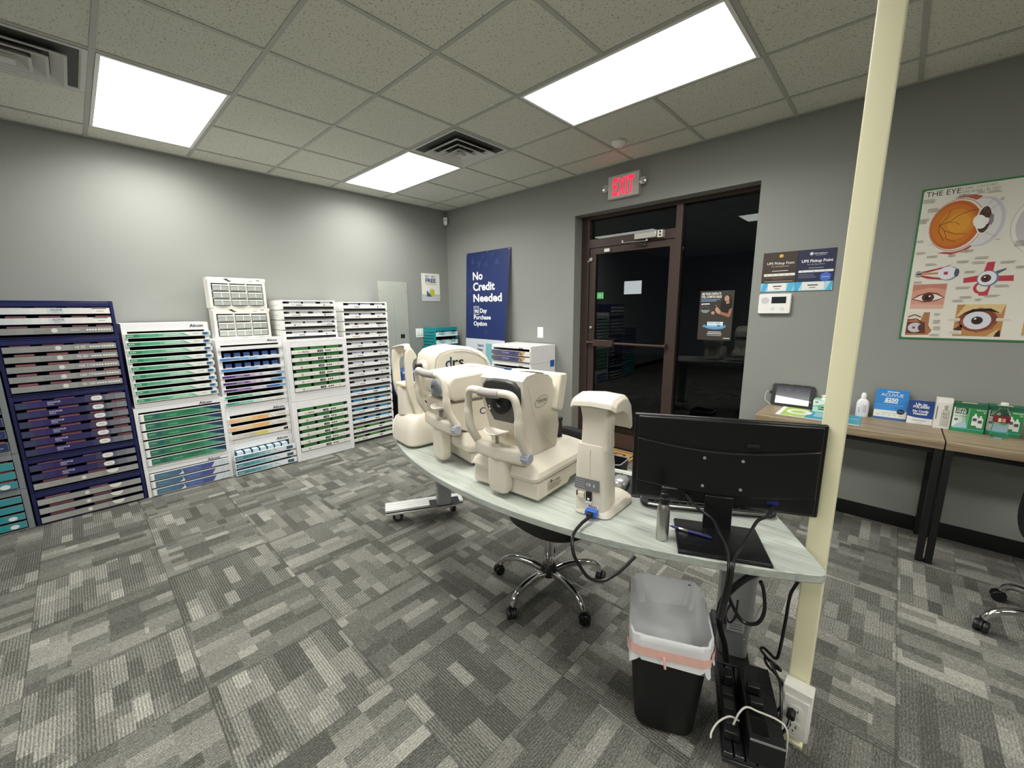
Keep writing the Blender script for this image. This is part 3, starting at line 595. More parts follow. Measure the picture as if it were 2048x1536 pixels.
# --- stackable white trays
def tray(label, where, X, Y0, z0, w, h, D, kind, rz=PI/2, flip=False):
    t = thing('lens_tray', label, 'tray', (X, Y0, z0), rz, 'stackable white lens trays')
    b = MB(); q = .018
    def sec(x):                                    # side profile, rounded nose
        return [(x, D, .001), (x, D, h-.002), (x, .012, h-.002), (x, .003, h-.008), (x, -.002, h*.55), (x, 0, .006), (x, .01, .001)]
    b.loft([sec(0), sec(q)], WHITE).loft([sec(w-q), sec(w)], WHITE)
    b.box(q, w-q, .01, D, h-.014, h-.002, WHITE).box(q, w-q, .008, D, .001, .007, WHITE).box(q, w-q, D-.01, D, .007, h-.014, INSIDE).box(q, w-q, .001, .012, .0072, .03, INSIDE)
    b.box(-.0005, 0, D*.25, D*.8, h*.45, h*.48, GREYP)
    b.build('tray_body', t, bevel=.003, smooth=30)
    d = MB(); d.box(q+.002, w-q-.002, -.004, .004, .031, h*.63, WHITE).box(q+.004, w-q-.004, .014, D-.02, .019, .0225, WHITE)
    y = -.0046; x0, x1 = q, w-q; W_ = x1-x0; zc = .031+(h*.63-.031)/2
    if kind in ('biofinity', 'plain'):
        xd = .8 if not flip else .18; xt = .24 if not flip else .82
        d.disc(x0+W_*xd, zc, .007, y, ink('2a2a2c'), 10); d.rect(x0+W_*(xd+.03), x0+W_*(xd+.13), zc-.002, zc+.002, y, ink('b5b5b2'))
        if kind == 'biofinity': d.text('biofinity', x0+W_*xt, zc-.006, .013, y, ink('1c1c20'), fit=.06); d.rect(x0+W_*(xt-.1), x0+W_*(xt-.03), zc-.002, zc+.003, y, ink('c4c2b8'))
        else: d.rect(x0+W_*.15, x0+W_*.3, zc-.003, zc+.002, y, ink('b9a488')); d.disc(x0+W_*.29, zc, .01, y-.0004, ink('cfa27a'), 10, .006)
    elif kind == 'clariti': d.text('clariti', x0+W_*.16, zc-.006, .014, y, ink('7f8894'), fit=.07); d.rect(x0+W_*.55, x0+W_*.66, zc-.005, zc+.005, y, ink('4e5258')); d.disc(x0+W_*.9, zc, .005, y, ink('333333'), 8)
    else:
        d.disc(x0+W_*.12, zc, .005, y, ink('b5763a'), 8); d.text('MyDay', x0+W_*.2, zc-.006, .013, y, ink('3a3630'), fit=.06); d.poly([(x0+W_*.62, zc+.007), (x0+W_*.74, zc+.007), (x0+W_*.68, zc-.008)], y, ink('3a3a36'))
    d.build('drawer', t, bevel=0, smooth=0)
    Mw = Matrix.Translation((X, Y0, z0)) @ Matrix.Rotation(rz, 4, 'Z')
    lay = {'biofinity': [(.13, .11, '55587e', 'd9dae4'), (.26, .12, '55587e', 'd9dae4'), (.41, .1, '55587e', 'd9dae4')], 'plain': [(.1, .06, 'c9c9cc', 'e4e4e4'), (.2, .08, '8c8c98', 'd0d0d6'), (.33, .09, 'c9c9cc', 'e4e4e4')],
           'clariti': [(.1, .1, '2a7fae', '3a98c6'), (.25, .1, '2a7fae', '3a98c6'), (.4, .1, '2a7fae', '3a98c6')], 'myday': [(.1, .1, '4f8a3c', '5f9a48'), (.27, .12, '4f8a3c', '5f9a48'), (.43, .07, '4f8a3c', '5f9a48')]}[kind]
    for n, (xc, cw, f_, tp) in enumerate(lay):
        carton('%s lens carton from left in %s' % (ORD[n].replace('topmost', 'first'), where), cw, .12, h*.58, f_, tp, Mw @ Matrix.Translation((xc*w/.5, .018, .0232)), 'cartons in the white trays')
TH = .1045
for k in range(15):
    kind = 'biofinity' if k < 9 else ('clariti' if k < 13 else 'myday')
    if k in (2, 3): kind = 'plain'
    tray('%s white lens tray from the top of the tall stack by the electrical panel' % ORD[k].replace('topmost', 'first'), '%s tray of the tall white stack' % ORD[k].replace('topmost', 'top'), .36, -1.695, 1.568-TH*(k+1), .52, TH-.002, .34, kind)
for k in range(4):
    tray('%s white lens tray from the top of the short stack on a cabinet' % ORD[k].replace('topmost', 'first'), '%s tray of the short white stack' % ORD[k].replace('topmost', 'top'), .40, -2.29, 1.201+.0945*(3-k), .51, .0925, .36, 'plain' if k == 1 else 'biofinity', flip=(k == 2))
# --- teal trays in the corner, white cabinets by the banner
def a_cyan(d, x0, x1, z0, z1, y, i):
    w, h = x1-x0, z1-z0; strips(d, x0, x1, z0, z1, y, ['cfe6ea','86b9c2','7fb4bf','a9d2d8','c4e6ea','b4dade','84b8c0','7ab0b8','d2e8ea'])
    d.poly([(x0, z0), (x1, z0), (x1, z0+h*.5), (x0+w*.7, z0+h*.4), (x0+w*.3, z0+h*.2), (x0, z0+h*.6)], y-.0005, ink('e6f0f2'))
def clear(i): return [(.05+.042*k, .03, .06, '3c4246', '8f979a', None) for k in range(7) if (k+i) % 4 != 2]
def ribs(b):
    for k in range(5): b.box(-.006, -.0002, .01, .24, .02+.04*k, .035+.04*k, TEAL)
for nm, z0, hh, wd in (('top', 1.005, .24, .37), ('middle', .765, .238, .4), ('bottom', 0, .763, .4)):
    n = 2 if hh < .3 else 6
    unit('%s teal ribbed lens cabinet in the room corner' % nm, '%s teal corner cabinet' % nm, .27+(wd-.37), -.46-(wd-.37), z0, wd, hh, .255+(wd-.37), TEAL, even(hh-.06, .055, .105, n), a_cyan, WHITE, .02, .045, pull=.008, lipx=(.01, wd-.01), fill=clear if nm == 'top' else None, extra=ribs)
def a_violet(d, x0, x1, z0, z1, y, i):
    w, h = x1-x0, z1-z0; strips(d, x0, x0+w*.76, z0, z1, y, ['6a6470','5f5a78','554f78','4e4a78','4a4876','45466f','514f7c'])
    d.rect(x0+w*.76, x1, z0, z1, y, ink('ece8e2')); d.poly([(x0+w*.72, z0), (x0+w*.84, z0), (x0+w*.9, z1), (x0+w*.76, z1)], y-.0005, ink('c2a67a')); d.disc(x0+w*.78, z0+h*.45, h*.35, y-.0008, ink('7f643e'), 12)
    d.text('TOTAL30', x0+w*.28, z0+h*.35, h*.32, y-.0006, ink('c4bfd6'), fit=w*.2)
def a_navyblue(d, x0, x1, z0, z1, y, i):
    w, h = x1-x0, z1-z0; strips(d, x0, x0+w*.74, z0, z1, y, ['4a7a96','42708f','3d6488','41608a','3f5a84','46608c'])
    d.poly([(x0+w*.74, z0), (x1, z0), (x1, z1), (x0+w*.74, z1)], y, ink('d4dde2')); d.poly([(x0+w*.7, z0), (x0+w*.78, z1), (x0+w*.7, z1)], y-.0005, ink('3d5680'))
    for k in range(4): d.disc(x0+w*(.55+.045*k), z0+h*.5, h*.25, y-.0006, ink('c9d6e0'), 10)
    d.rect(x0+w*.28, x0+w*.33, z0+h*.3, z0+h*.7, y-.0006, ink('dbe6ec'))
def screws(b):
    for yy in (.03, .2, .38):
        b.lathe([(.004, 0), (.004, .0012), (.001, .0014)], SCREW, 8, (.5805, yy, .14), 'x')
def mkR(nm, lab, z0, hh, art, n, fit):
    return unit(lab, nm, 1.292, -.425, z0, .58, hh, .415, WBOARD, even(hh-.055, .05, .062, n), art, WHITE, .02, .03, lipx=(.002, .574), rz=0, extra=lambda b: (logo('Alcon', .47, hh-.03, .016, .06)(b), screws(b)))
def fillR(i): return []
mkR('violet drawer cabinet', 'white lens cabinet with two violet drawers left of the glass door', .898, .188, a_violet, 2, None)
mkR('navy drawer cabinet', 'white lens cabinet with navy drawers below the violet ones', .59, .306, a_navyblue, 4, None)
tag(MB().box(0, .002, -.07, 0, -.04, .03, mat('blue_tape', '1c5fb8', .6)).build('tape_strip', smooth=0, loc=(1.8745, -.03, .885)), 'blue tape strip across the side joint of the white cabinets', 'tape')
mkR('lowest cabinet by the banner', 'lowest white lens cabinet of the stack left of the glass door', 0, .588, a_navyblue, 8, None)
# hidden corner oddments between the columns and the table
BLU = mat('blue_carton', '3f5f96', .6)
c = MB().box(0, .34, 0, .3, 0, .28, BLU); c.rect(0, .34, .255, .28, -.0006, ink('cfd8e6'))
tag(c.build('shipping_carton', smooth=0, loc=(.36, -1.02, .466), rz=PI/2), 'blue carton behind the head posts of the farthest instrument', 'carton')
k = thing('storage_crate', 'black plastic crate on the floor between white trays and corner', 'crate', (.40, -1.10, 0), PI/2)
b = MB(); b.box(0, .4, 0, .32, 0, .03, BLACK).box(0, .4, 0, .015, .03, .465, BLACK).box(0, .4, .305, .32, .03, .465, BLACK).box(0, .015, .015, .305, .03, .465, BLACK).box(.385, .4, .015, .305, .03, .465, BLACK)
b.box(.015, .385, .015, .305, .43, .46, BLACK)
b.build('crate_body', k, bevel=.005)
MB().box(.1, .3, -.004, -.0005, .36, .42, WHITE).build('label_card', k, smooth=0)
# ================================================================ INSTRUMENT TABLE AND WHAT STANDS ON IT
def grain(name, cols, sx, sy, rough=.4, dist=1.5):
    m = bpy.data.materials.new(name); m.use_nodes = True; nt = m.node_tree; N = nt.nodes; L = nt.links; b = N['Principled BSDF']
    b.inputs['Roughness'].default_value = rough; b.inputs['Specular IOR Level'].default_value = .4
    tc = N.new('ShaderNodeTexCoord'); mp = N.new('ShaderNodeMapping'); mp.inputs['Scale'].default_value = (sx, sy, sy); L.new(tc.outputs['Object'], mp.inputs['Vector'])
    n = N.new('ShaderNodeTexNoise'); n.inputs['Scale'].default_value = 1; n.inputs['Detail'].default_value = 6; n.inputs['Roughness'].default_value = .65; n.inputs['Distortion'].default_value = dist
    L.new(mp.outputs[0], n.inputs['Vector']); cr = N.new('ShaderNodeValToRGB'); L.new(n.outputs['Fac'], cr.inputs[0])
    k = len(cols)
    cr.color_ramp.elements[0].position = .3; cr.color_ramp.elements[0].color = hx(cols[0]); cr.color_ramp.elements[1].position = .72; cr.color_ramp.elements[1].color = hx(cols[-1])
    for i in range(1, k-1):
        e = cr.color_ramp.elements.new(.3+.42*i/(k-1)); e.color = hx(cols[i])
    L.new(cr.outputs[0], b.inputs['Base Color']); return m
LAM = grain('pale_grey_laminate', ['8b908a', 'a6aca4', 'b3b8b0', 'bdc1b9'], 3.5, 45, .35, .6)
TC = Vector((3.449, -.554)); RO, RI = 2.096, 1.505; TZ = .75
def tp(deg, r): a = math.radians(deg); return (TC.x + r*math.sin(a), TC.y - r*math.cos(a))
def round_corners(P, idx, r):
    out = []
    for i, p in enumerate(P):
        if i not in idx: out.append(p); continue
        a, b = Vector(P[i-1]), Vector(P[(i+1) % len(P)]); p = Vector(p)
        u = p + (a-p).normalized()*r; v = p + (b-p).normalized()*r
        for k in range(7):
            t = k/6; out.append(tuple(u*(1-t)**2 + p*2*t*(1-t) + v*t*t))
    return out
table = thing('instrument_table', 'pale curved instrument table on two wheeled column legs', 'table', (0, 0, 0))
A0, A1 = -40, 32.3
outer = [tp(A0+(A1-A0)*k/60, RO) for k in range(61)]; inner = [tp(A1+(A0-A1)*k/50, RI) for k in range(51)]
for k in (1, 2): pass
P = outer[:1] + outer[3:58] + outer[60:] + inner[:1] + inner[3:48] + inner[50:]
P = round_corners(P, {0, 56, 57, len(P)-1}, .04)
MB().prism(P, TZ-.027, TZ, 'z', LAM).build('tabletop', table, bevel=.003)
COLM = mat('silver_grey_enamel', '9a9c9c', .4, .3)
RIB = mat('ribbed_aluminium', 'e6e6e2', .35, .45); RIB_SHADE = mat('shaded_ribbed_aluminium', '55565a', .2, .9)  # right bar is the same aluminium, the table's shade put into its colour
def caster(par, x, y, h, rz):
    c = MB(); c.tube([(x, y, h), (x, y, h-.012)], .02, STEEL, 12)
    for s in (-1, 1):
        X = Matrix.Translation((x, y, 0)) @ Matrix.Rotation(rz, 4, 'Z'); c.X = X
        c.prism([(-.012, h-.01), (.02, h-.01), (.035, .045), (.02, .03), (.008, .045)], s*.018-.0015, s*.018+.0015, 'y', STEEL)
    c.X = Matrix.Identity(4)
    o = c.build('caster', par)
    wl = MB(); wl.X = Matrix.Translation((x, y, 0)) @ Matrix.Rotation(rz, 4, 'Z')
    wl.lathe([(.018, -.013), (.034, -.013), (.037, -.008), (.037, .008), (.034, .013), (.018, .013)], mat('caster_tyre', '2b3030', .5), 22, (.022, 0, .037), 'y')
    wl.lathe([(.017, -.0135), (.017, .0135)], STEEL, 14, (.022, 0, .037), 'y'); wl.build('wheel', o)
def foot(c, rz, half, colxy, wid, plate, axes, RIB=RIB):
    ft = MB(); hw = wid/2; prof = []
    n = 4; zt = .118
    prof = [(-hw, .075)]
    ft.X = Matrix.Translation((c[0], c[1], 0)) @ Matrix.Rotation(rz, 4, 'Z')
    for k in range(n):                             # raised ribs along the bar
        x0 = -hw + wid*k/n; ft.box(x0+.002, x0+wid/n-.002, -half, half, .1, zt, RIB)
    ft.box(-hw, hw, -half+.001, half-.001, .094, .103, mat('black_groove', '101012', .5)).box(-hw, hw, -half, half, .078, .094, RIB)
    f = ft.build('foot_bar', table, bevel=.003)
    Rz = Matrix.Rotation(rz, 2)
    for s, a in ((-1, axes[0]), (1, axes[1])):
        p = Vector(c) + Rz @ Vector((0, s*(half-.06))); caster(f, p.x, p.y, .078, a)
    k = MB(); k.X = Matrix.Translation((colxy[0], colxy[1], 0)) @ Matrix.Rotation(rz, 4, 'Z')
    if plate: k.box(-hw+.004, hw-.004, -.1, .11, .1185, .122, BLACK)
    k.loft([ring_xy(rrect(.052, .05, .022), z) for z in (.122, .27)], COLM); k.loft([ring_xy(rrect(.06, .058, .024), z) for z in (.268, .48)], COLM); k.loft([ring_xy(rrect(.066, .064, .026), z) for z in (.478, TZ-.0275)], COLM)
    return k.build('column', table, bevel=.002)
foot((2.286, -2.086), -.513, .27, (2.40, -2.0), .13, True, (1.0, 2.9))
foot((4.32, -2.11), .36, .33, (4.278, -1.997), .125, True, (.4, 2.0), RIB_SHADE)
k = MB(); k.X = Matrix.Translation((4.278, -1.997, 0)) @ Matrix.Rotation(.36, 4, 'Z')
k.rect(-.03, .03, .24, .285, -.0607, mat('grey_sticker', 'a9abab', .5)); k.text('CE', 0, .297, .012, -.0607, ink('4a4a4a'), 'C')
for z in (.25, .262, .272): k.rect(-.022, .022, z, z+.004, -.0611, ink('6e6f70'))
k.rect(-.035, -.03, .215, .218, -.0607, WHITE); k.rect(.03, .035, .215, .218, -.0607, WHITE)
k.build('rating_sticker', table, smooth=0)
tag(MB().box(-.045, .045, -.02, .02, -.04, 0, BLACK).box(-.03, .03, .02, .035, -.03, 0, BLACK).build('hand_control', bevel=.004, loc=(4.14, -2.4, TZ-.0275), rz=.3), 'black hand control hanging under the pale table top', 'control box')

# ---------------------------------------------------------------- eye examination instruments
PAD = mat('grey_foam_pad', 'a29c96', .6); KNOB = mat('blue_grey_knob', 'a9aebb', .45); SKIN = mat('chin_cup_plastic', 'f0e8da', .3)
def chinrest(t, hw, ztop, zband, v, zbar, kx, cup, pad=( -.05, .07)):
    path = curve_pts([(-hw+.014, v+.052, zbar), (-hw+.006, v+.034, zbar+.03), (-hw, v+.008, zbar+.08), (-hw-.002, v, ztop-.06), (-hw+.002, v-.003, ztop), (-hw*.8, v-.012, zband-.004), (0, v-.028, zband),
                      (hw*.8, v-.012, zband-.004), (hw-.002, v-.003, ztop), (hw+.002, v, ztop-.06), (hw, v+.008, zbar+.08), (hw+.002, v+.034, zbar+.03), (hw+.004, v+.05, zbar+.005)], 6)
    m = MB(); N = len(path)
    m.tube(path, [.0145 + (.0025 if abs(i-N/2) > N*.22 else 0) for i in range(N)], CREAM, 14); m.build('head_frame', t)
    m = MB(); sub = [p for p in path if pad[0] <= p[0] <= pad[1] and p[2] > ztop]
    m.tube([(p[0], p[1]-.003, p[2]-.003) for p in sub], .0165, PAD, 14); m.build('forehead_pad', t)
    vb = v+.045
    m = MB(); ss = []
    for k in range(9):
        x = -hw+.01 + (2*hw-.01)*k/8; e = 1-abs(k-4)/4; yb = vb-.012*e
        ss.append([(x, yb+p[0], zbar-.004+p[1]) for p in rrect(.024+.004*e, .03, .014)])
    m.loft(ss, CREAM); m.build('chin_bar', t)
    m = MB(); m.tube([(cup, vb-.02, zbar+.025), (cup, vb-.02, zbar+.072)], .0075, STEEL, 12).tube([(cup, vb-.02, zbar+.024), (cup, vb-.02, zbar+.032)], .02, CREAM, 16)
    pst = m.build('chin_post', t)
    m = MB(); n = 20
    def ring(sx, sy, z, dip): return [(cup+sx*math.cos(2*PI*i/n)*(1+.12*math.cos(6*PI*i/n)), vb-.025+sy*math.sin(2*PI*i/n), zbar+z+dip*math.cos(4*PI*i/n)) for i in range(n)]
    m.loft([ring(.012, .012, .068, 0), ring(.04, .028, .073, .003), ring(.055, .036, .083, .006), ring(.051, .032, .084, .006), ring(.035, .022, .076, .003), ring(.004, .004, .072, 0)], SKIN); m.build('chin_cup', t)
    m = MB(); n = 16
    pr = []
    for a_, r in ((0, .02), (.012, .021), (.03, .021), (.033, .018)): pr.append((r, a_))
    m.lathe(pr, KNOB, 24, (kx, vb-.008, zbar-.002), 'x')
    for k in range(12):
        a_ = 2*PI*k/12; m.tube([(kx+.004, vb-.008+.021*math.cos(a_), zbar-.002+.021*math.sin(a_)), (kx+.028, vb-.008+.021*math.cos(a_), zbar-.002+.021*math.sin(a_))], .0022, KNOB, 6)
    m.build('height_knob', t)
    m = MB(); m.loft([[(p[0], vb-.002+p[1], z) for p in rrect(w_, d_, .02)] for z, w_, d_ in ((.016, .034, .018), (.03, .044, .03), (.06, .047, .032), (zbar-.03, .047, .032))], CREAM); m.build('support_column', t, bevel=.004)
def sidetext(m, s, y, z, h, x, mt, fit=None, bold=.02):
    X = m.X; m.X = X @ Matrix.Translation((x, 0, 0)) @ Matrix.Rotation(PI/2, 4, 'Z'); m.text(s, y, z, h, 0, mt, 'L', fit, bold); m.X = X
def sidepoly(m, pts, x, mt):
    m.add([(x, p[0], p[1]) for p in pts], [tuple(range(len(pts)))], mt)
# --- auto refractor (nearest of the three)
ar = thing('auto_refractor', 'cream auto refractor with dark grey lens face, nearest of the three eye instruments', 'eye instrument', (3.535, -2.34, TZ), .076)
m = MB(); m.prism([(-.212, .012), (-.212, .078), (.02, .078), (.21, .078), (.21, .03), (.02, .03), (.0, .012)], -.165, .165, 'x', CREAM)
for s in (-.12, .12):
    for v in (-.17, .17): m.lathe([(.016, 0), (.016, .013 if v < 0 else .031)], BLACK, 12, (s, v, 0))
for k, (z, a_, b_) in enumerate(((.06, -.15, -.06), (.05, -.15, -.09), (.042, -.15, -.05), (.034, -.15, -.06))):
    sidepoly(m, [(a_, z-.0022), (b_, z-.0022), (b_, z+.0022), (a_, z+.0022)], .1656, ink('8f887a'))
sidepoly(m, [(-.125+.007*math.cos(q), .064+.007*math.sin(q)) for q in [2*PI*i/12 for i in range(12)]], .166, ink('5c564c'))
sidepoly(m, [(-.09, .048), (-.06, .048), (-.06, .058), (-.09, .058)], .166, ink('b5ad9e'))
m.build('base', ar, bevel=.006)
m = MB(); m.loft([[(p[0], p[1]-.0, z) for p in rrect(w_, d_, .03, 5, 0, c_)] for z, w_, d_, c_ in ((.082, .16, .225, .0), (.1, .168, .235, .0), (.118, .162, .228, .0), (.15, .118, .19, -.02), (.165, .1, .17, -.03))], CREAM)
m.build('sliding_platform', ar, bevel=.003)
def head(secs, n=6, ex=3.2):
    out = []
    for v, hw_, z0, z1 in secs:
        zc, hz = (z0+z1)/2, (z1-z0)/2; ring = []
        for i in range(32):
            a_ = 2*PI*i/32; c_, s_ = math.cos(a_), math.sin(a_)
            ring.append((hw_*math.copysign(abs(c_)**(2/ex), c_), v, zc+hz*math.copysign(abs(s_)**(2/ex), s_)))
        out.append(ring)
    return out
m = MB(); m.prism([(-.225, .462), (-.212, .36), (-.18, .262), (-.162, .165), (.005, .165), (.022, .25), (.0, .35), (-.03, .445), (-.06, .468), (-.14, .484), (-.2, .478)], -.104, .104, 'x', CREAM)
for k in range(3):                                  # cooling slots across the crown
    m.tube([(.03+.018*k, -.138+.006*k+.022*q, .4842-.0044*q) for q in range(5)], .0022, ink('4a463e'), 6)
n = 26; e_ = [2*PI*i/n for i in range(n)]
sidepoly(m, [(-.105+.046*math.cos(q), .37+.022*math.sin(q)+.006*math.cos(q)) for q in e_], .1046, ink('9d968a'))
sidepoly(m, [(-.105+.043*math.cos(q), .37+.0195*math.sin(q)+.006*math.cos(q)) for q in e_], .105, ink('d6cfc0'))
sidetext(m, 'TOPCON', -.138, .366, .0125, .1054, ink('55504a'), .066)
sidepoly(m, [(-.09, .357), (-.068, .359), (-.068, .361), (-.09, .359)], .1054, ink('8a8478'))
m.build('measuring_head', ar, bevel=.02, seg=3, smooth=50)
m = MB(); m.tube(curve_pts([(.1045, -.195, .44), (.1045, -.16, .34), (.1045, -.12, .27), (.1045, -.05, .2), (.1045, -.01, .18)], 5), .0016, ink('d8d0c0'), 6); m.build('seam_line', ar)
FACE = mat('dark_grey_mask', '3c3b3b', .4)
mp = [(-.07, .458), (-.035, .464), (.035, .464), (.07, .458), (.092, .435), (.096, .39), (.09, .335), (.064, .282), (-.07, .282), (-.094, .335), (-.102, .39), (-.095, .435)]
m = MB(); m.loft([[(p[0], -.2+(.462-p[1])*.25, p[1]) for p in mp], [(p[0], -.229+(.462-p[1])*.25, p[1]) for p in mp], [(p[0]*.9, -.239+(.462-p[1])*.25, .38+(p[1]-.38)*.9) for p in mp]], FACE)
m.disc(-.072, .335, .005, -.2385+.03, ink('e0e0dc'), 8); m.disc(-.072, .347, .004, -.2385+.026, ink('c8c8c4'), 8)
m.build('face_mask', ar, bevel=.003)
m = MB(); m.lathe([(.046, 0), (.046, -.008), (.04, -.011), (.018, -.011), (.014, -.004), (.001, -.004)], BLACK, 28, (-.008, -.215, .37), 'y'); m.disc(-.035, .37, .004, -.2268, ink('2f2f30'), 8); m.disc(.019, .37, .004, -.2268, ink('2f2f30'), 8); m.build('lens', ar)
m = MB(); m.X = Matrix.Translation((.0, .005, .392)) @ Matrix.Rotation(-.24, 4, 'X'); m.prism([(-.025, -.072), (.02, -.076), (.03, -.065), (.03, .066), (.02, .078), (-.025, .07)], -.13, .128, 'x', CREAM); m.rect(-.1, .1, -.05, .05, .0304, BLACK); m.box(-.07, .07, -.06, -.02, -.05, .03, CREAM); m.build('screen_unit', ar, bevel=.01, seg=3)
m = MB(); m.lathe([(.022, 0), (.022, .006), (.013, .01), (.012, .085), (.015, .09), (.015, .1), (.001, .102)], BLACK, 18, (.055, .105, .152)); m.build('joystick', ar)
chinrest(ar, .122, .375, .425, -.275, .185, .116, .0)
# --- tonometer (middle)
ct = thing('tonometer', 'cream tonometer with blue letters on its side, between the other two eye instruments', 'eye instrument', (3.13, -2.28, TZ), -.183)
m = MB(); m.prism([(-.155, .014), (-.155, .066), (.2, .066), (.2, .014)], -.155, .155, 'x', CREAM)
for s in (-.12, .12):
    for v in (-.12, .16): m.lathe([(.02, 0), (.02, .015)], BLACK, 12, (s, v, 0))
sidepoly(m, [(-.12, .03), (-.09, .03), (-.09, .046), (-.12, .046)], .1556, ink('f4f2ec')); sidepoly(m, [(-.112, .034), (-.1, .034), (-.1, .042), (-.112, .042)], .156, ink('b9b2a4'))
m.build('base', ct, bevel=.012, seg=3)
m = MB(); m.loft([ring_xy(rrect(w_, d_, .03, 5, 0, c_), z) for z, w_, d_, c_ in ((.07, .155, .19, .02), (.085, .162, .2, .01), (.11, .16, .2, .0), (.165, .125, .17, -.02))], CREAM); m.build('sliding_platform', ct, bevel=.003)
m = MB(); m.prism([(-.15, .165), (-.185, .18), (-.225, .21), (-.24, .25), (-.235, .305), (.09, .305), (.09, .165)], -.128, .128, 'x', CREAM)
sidetext(m, 'CT-80', -.09, .238, .032, .1286, ink('34306f'), .125, .01); m.build('lower_housing', ct, bevel=.018, seg=3, smooth=50)
m = MB(); m.box(-.12, .12, -.215, .07, .304, .318, mat('seam_shadow', '8a8378', .6)); m.build('joint_band', ct, smooth=0)
m = MB(); m.prism([(-.215, .317), (-.245, .33), (-.25, .405), (-.225, .432), (.0, .447), (.06, .44), (.11, .395), (.115, .317)], -.13, .13, 'x', CREAM); m.add([(-.06, -.05, .4456), (0, -.05, .4456), (0, .0, .4484), (-.06, 0, .4484)], [(0,1,2,3)], ink('d3cab9')); m.build('measuring_head', ct, bevel=.014, seg=3, smooth=50)
m = MB(); m.lathe([(.044, 0), (.042, -.012), (.03, -.022), (.012, -.024), (.01, -.018), (.001, -.018)], mat('nozzle_grey', '8f959b', .35), 26, (.02, -.246, .372), 'y'); m.disc(.005, .372, .006, -.271, BLACK, 8); m.build('nozzle', ct)
chinrest(ct, .145, .385, .44, -.27, .2, .14, .035, (-.05, .1))
# --- fundus camera (farthest)
dr = thing('fundus_camera', 'tall cream retinal camera with large drs letters, farthest eye instrument on the table', 'eye instrument', (2.76, -2.2, TZ), -.12)
m = MB(); m.loft([ring_xy(rrect(w_, d_, .05, 6, c_, y_), z) for z, w_, d_, c_, y_ in ((.006, .11, .19, .0, -.11), (.02, .126, .205, .0, -.11), (.09, .122, .2, .0, -.11), (.15, .108, .185, .0, -.105), (.168, .098, .17, .0, -.1))], CREAM)
m.loft([ring_xy(rrect(.1, .17, .04, 5, .0, -.1), z) for z in (0, .008)], BLACK); m.build('base', dr, bevel=.003)
m = MB(); m.loft([ring_xy(rrect(.085, .14, .05, 5, 0, .06), z) for z in (.012, .22)], CREAM); m.build('pedestal', dr)
m = MB(); m.lathe([(.058, .165), (.055, .3), (.05, .318)], CREAM, 24, (-.035, -.235, 0)); m.build('chin_column', dr)
m = MB(); m.prism(rrect(.055, .045, .02, 5, -.035, -.24), .318, .335, 'z', mat('yellowed_chin_pad', 'efe6c2', .4)); m.build('chin_pad', dr, bevel=.004)
def blade(x0, x1):
    pts = [(-.235, .165), (-.2, .165), (-.2, .2), (-.222, .26), (-.236, .31), (-.24, .44), (-.232, .462), (-.212, .47), (-.218, .492), (-.238, .522), (-.255, .526), (-.276, .505), (-.282, .46), (-.282, .34), (-.275, .29), (-.254, .23)]
    return pts
for x0, x1 in ((-.124, -.106), (.034, .052)): MB().prism(blade(x0, x1), x0, x1, 'x', CREAM).build('head_post', dr, bevel=.005)
m = MB(); n = 10; ro, ri = [], []
for k in range(n+1):
    x = -.116+.16*k/n; e = math.sin(PI*k/n); ro.append((x, -.262+.03*e, .518+.014*e)); 
m.loft([[(p[0], p[1]-.02, p[2]+.004), (p[0], p[1]+.012, p[2]+.012), (p[0], p[1]+.03, p[2]-.03), (p[0], p[1]+.02, p[2]-.034), (p[0], p[1]-.014, p[2]-.004)] for p in ro], CREAM); m.build('forehead_rest', dr, bevel=.002)
hp = [(-.145, .25), (-.152, .33), (-.152, .43), (-.14, .48), (-.11, .507), (-.05, .521), (.03, .524), (.1, .513), (.17, .487), (.22, .45), (.25, .4), (.258, .32), (.25, .24), (.23, .205), (-.11, .205), (-.135, .222)]
m = MB(); m.prism(hp, -.1, .1, 'x', CREAM)
ip = [(.03+(p[0]-.04)*.86, .365+(p[1]-.365)*.88) for p in hp]
for a_, b_ in zip(ip, ip[1:]+ip[:1]):
    L_ = math.hypot(b_[0]-a_[0], b_[1]-a_[1]); nx, nz = -(b_[1]-a_[1])/L_*.0012, (b_[0]-a_[0])/L_*.0012
    sidepoly(m, [(a_[0]-nx, a_[1]-nz), (b_[0]-nx, b_[1]-nz), (b_[0]+nx, b_[1]+nz), (a_[0]+nx, a_[1]+nz)], .1004, ink('8d877c'))
m.build('camera_head', dr, bevel=.028, seg=4, smooth=50)
m = MB(); sidetext(m, 'd', -.072, .408, .062, .1012, ink('27415c'), .04, .012); sidetext(m, 'rs', -.026, .408, .062, .1012, ink('17181c'), .072, .012); m.build('lettering', dr, smooth=0)
m = MB(); m.tube(curve_pts([(.1004, -.02, .495), (.1004, .06, .49), (.1004, .14, .465), (.1004, .2, .43), (.1004, .205, .4)], 5), .0016, ink('bab3a6'), 6); m.build('trim_line', dr)
m = MB(); m.lathe([(.05, .0), (.046, -.02), (.034, -.03)], CREAM, 24, (.0, -.14, .405), 'y'); c = m.build('lens_barrel', dr)
m = MB(); n = 60; ring = []
for y, sc in ((-.168, 1), (-.19, 1), (-.195, .9)): ring.append([(.0+(.028+.004*math.cos(6*2*PI*i/n))*sc*math.cos(2*PI*i/n), y, .405+(.028+.004*math.cos(6*2*PI*i/n))*sc*math.sin(2*PI*i/n)) for i in range(n)])
m.loft(ring, BLACK); m.build('lens_cap', dr)

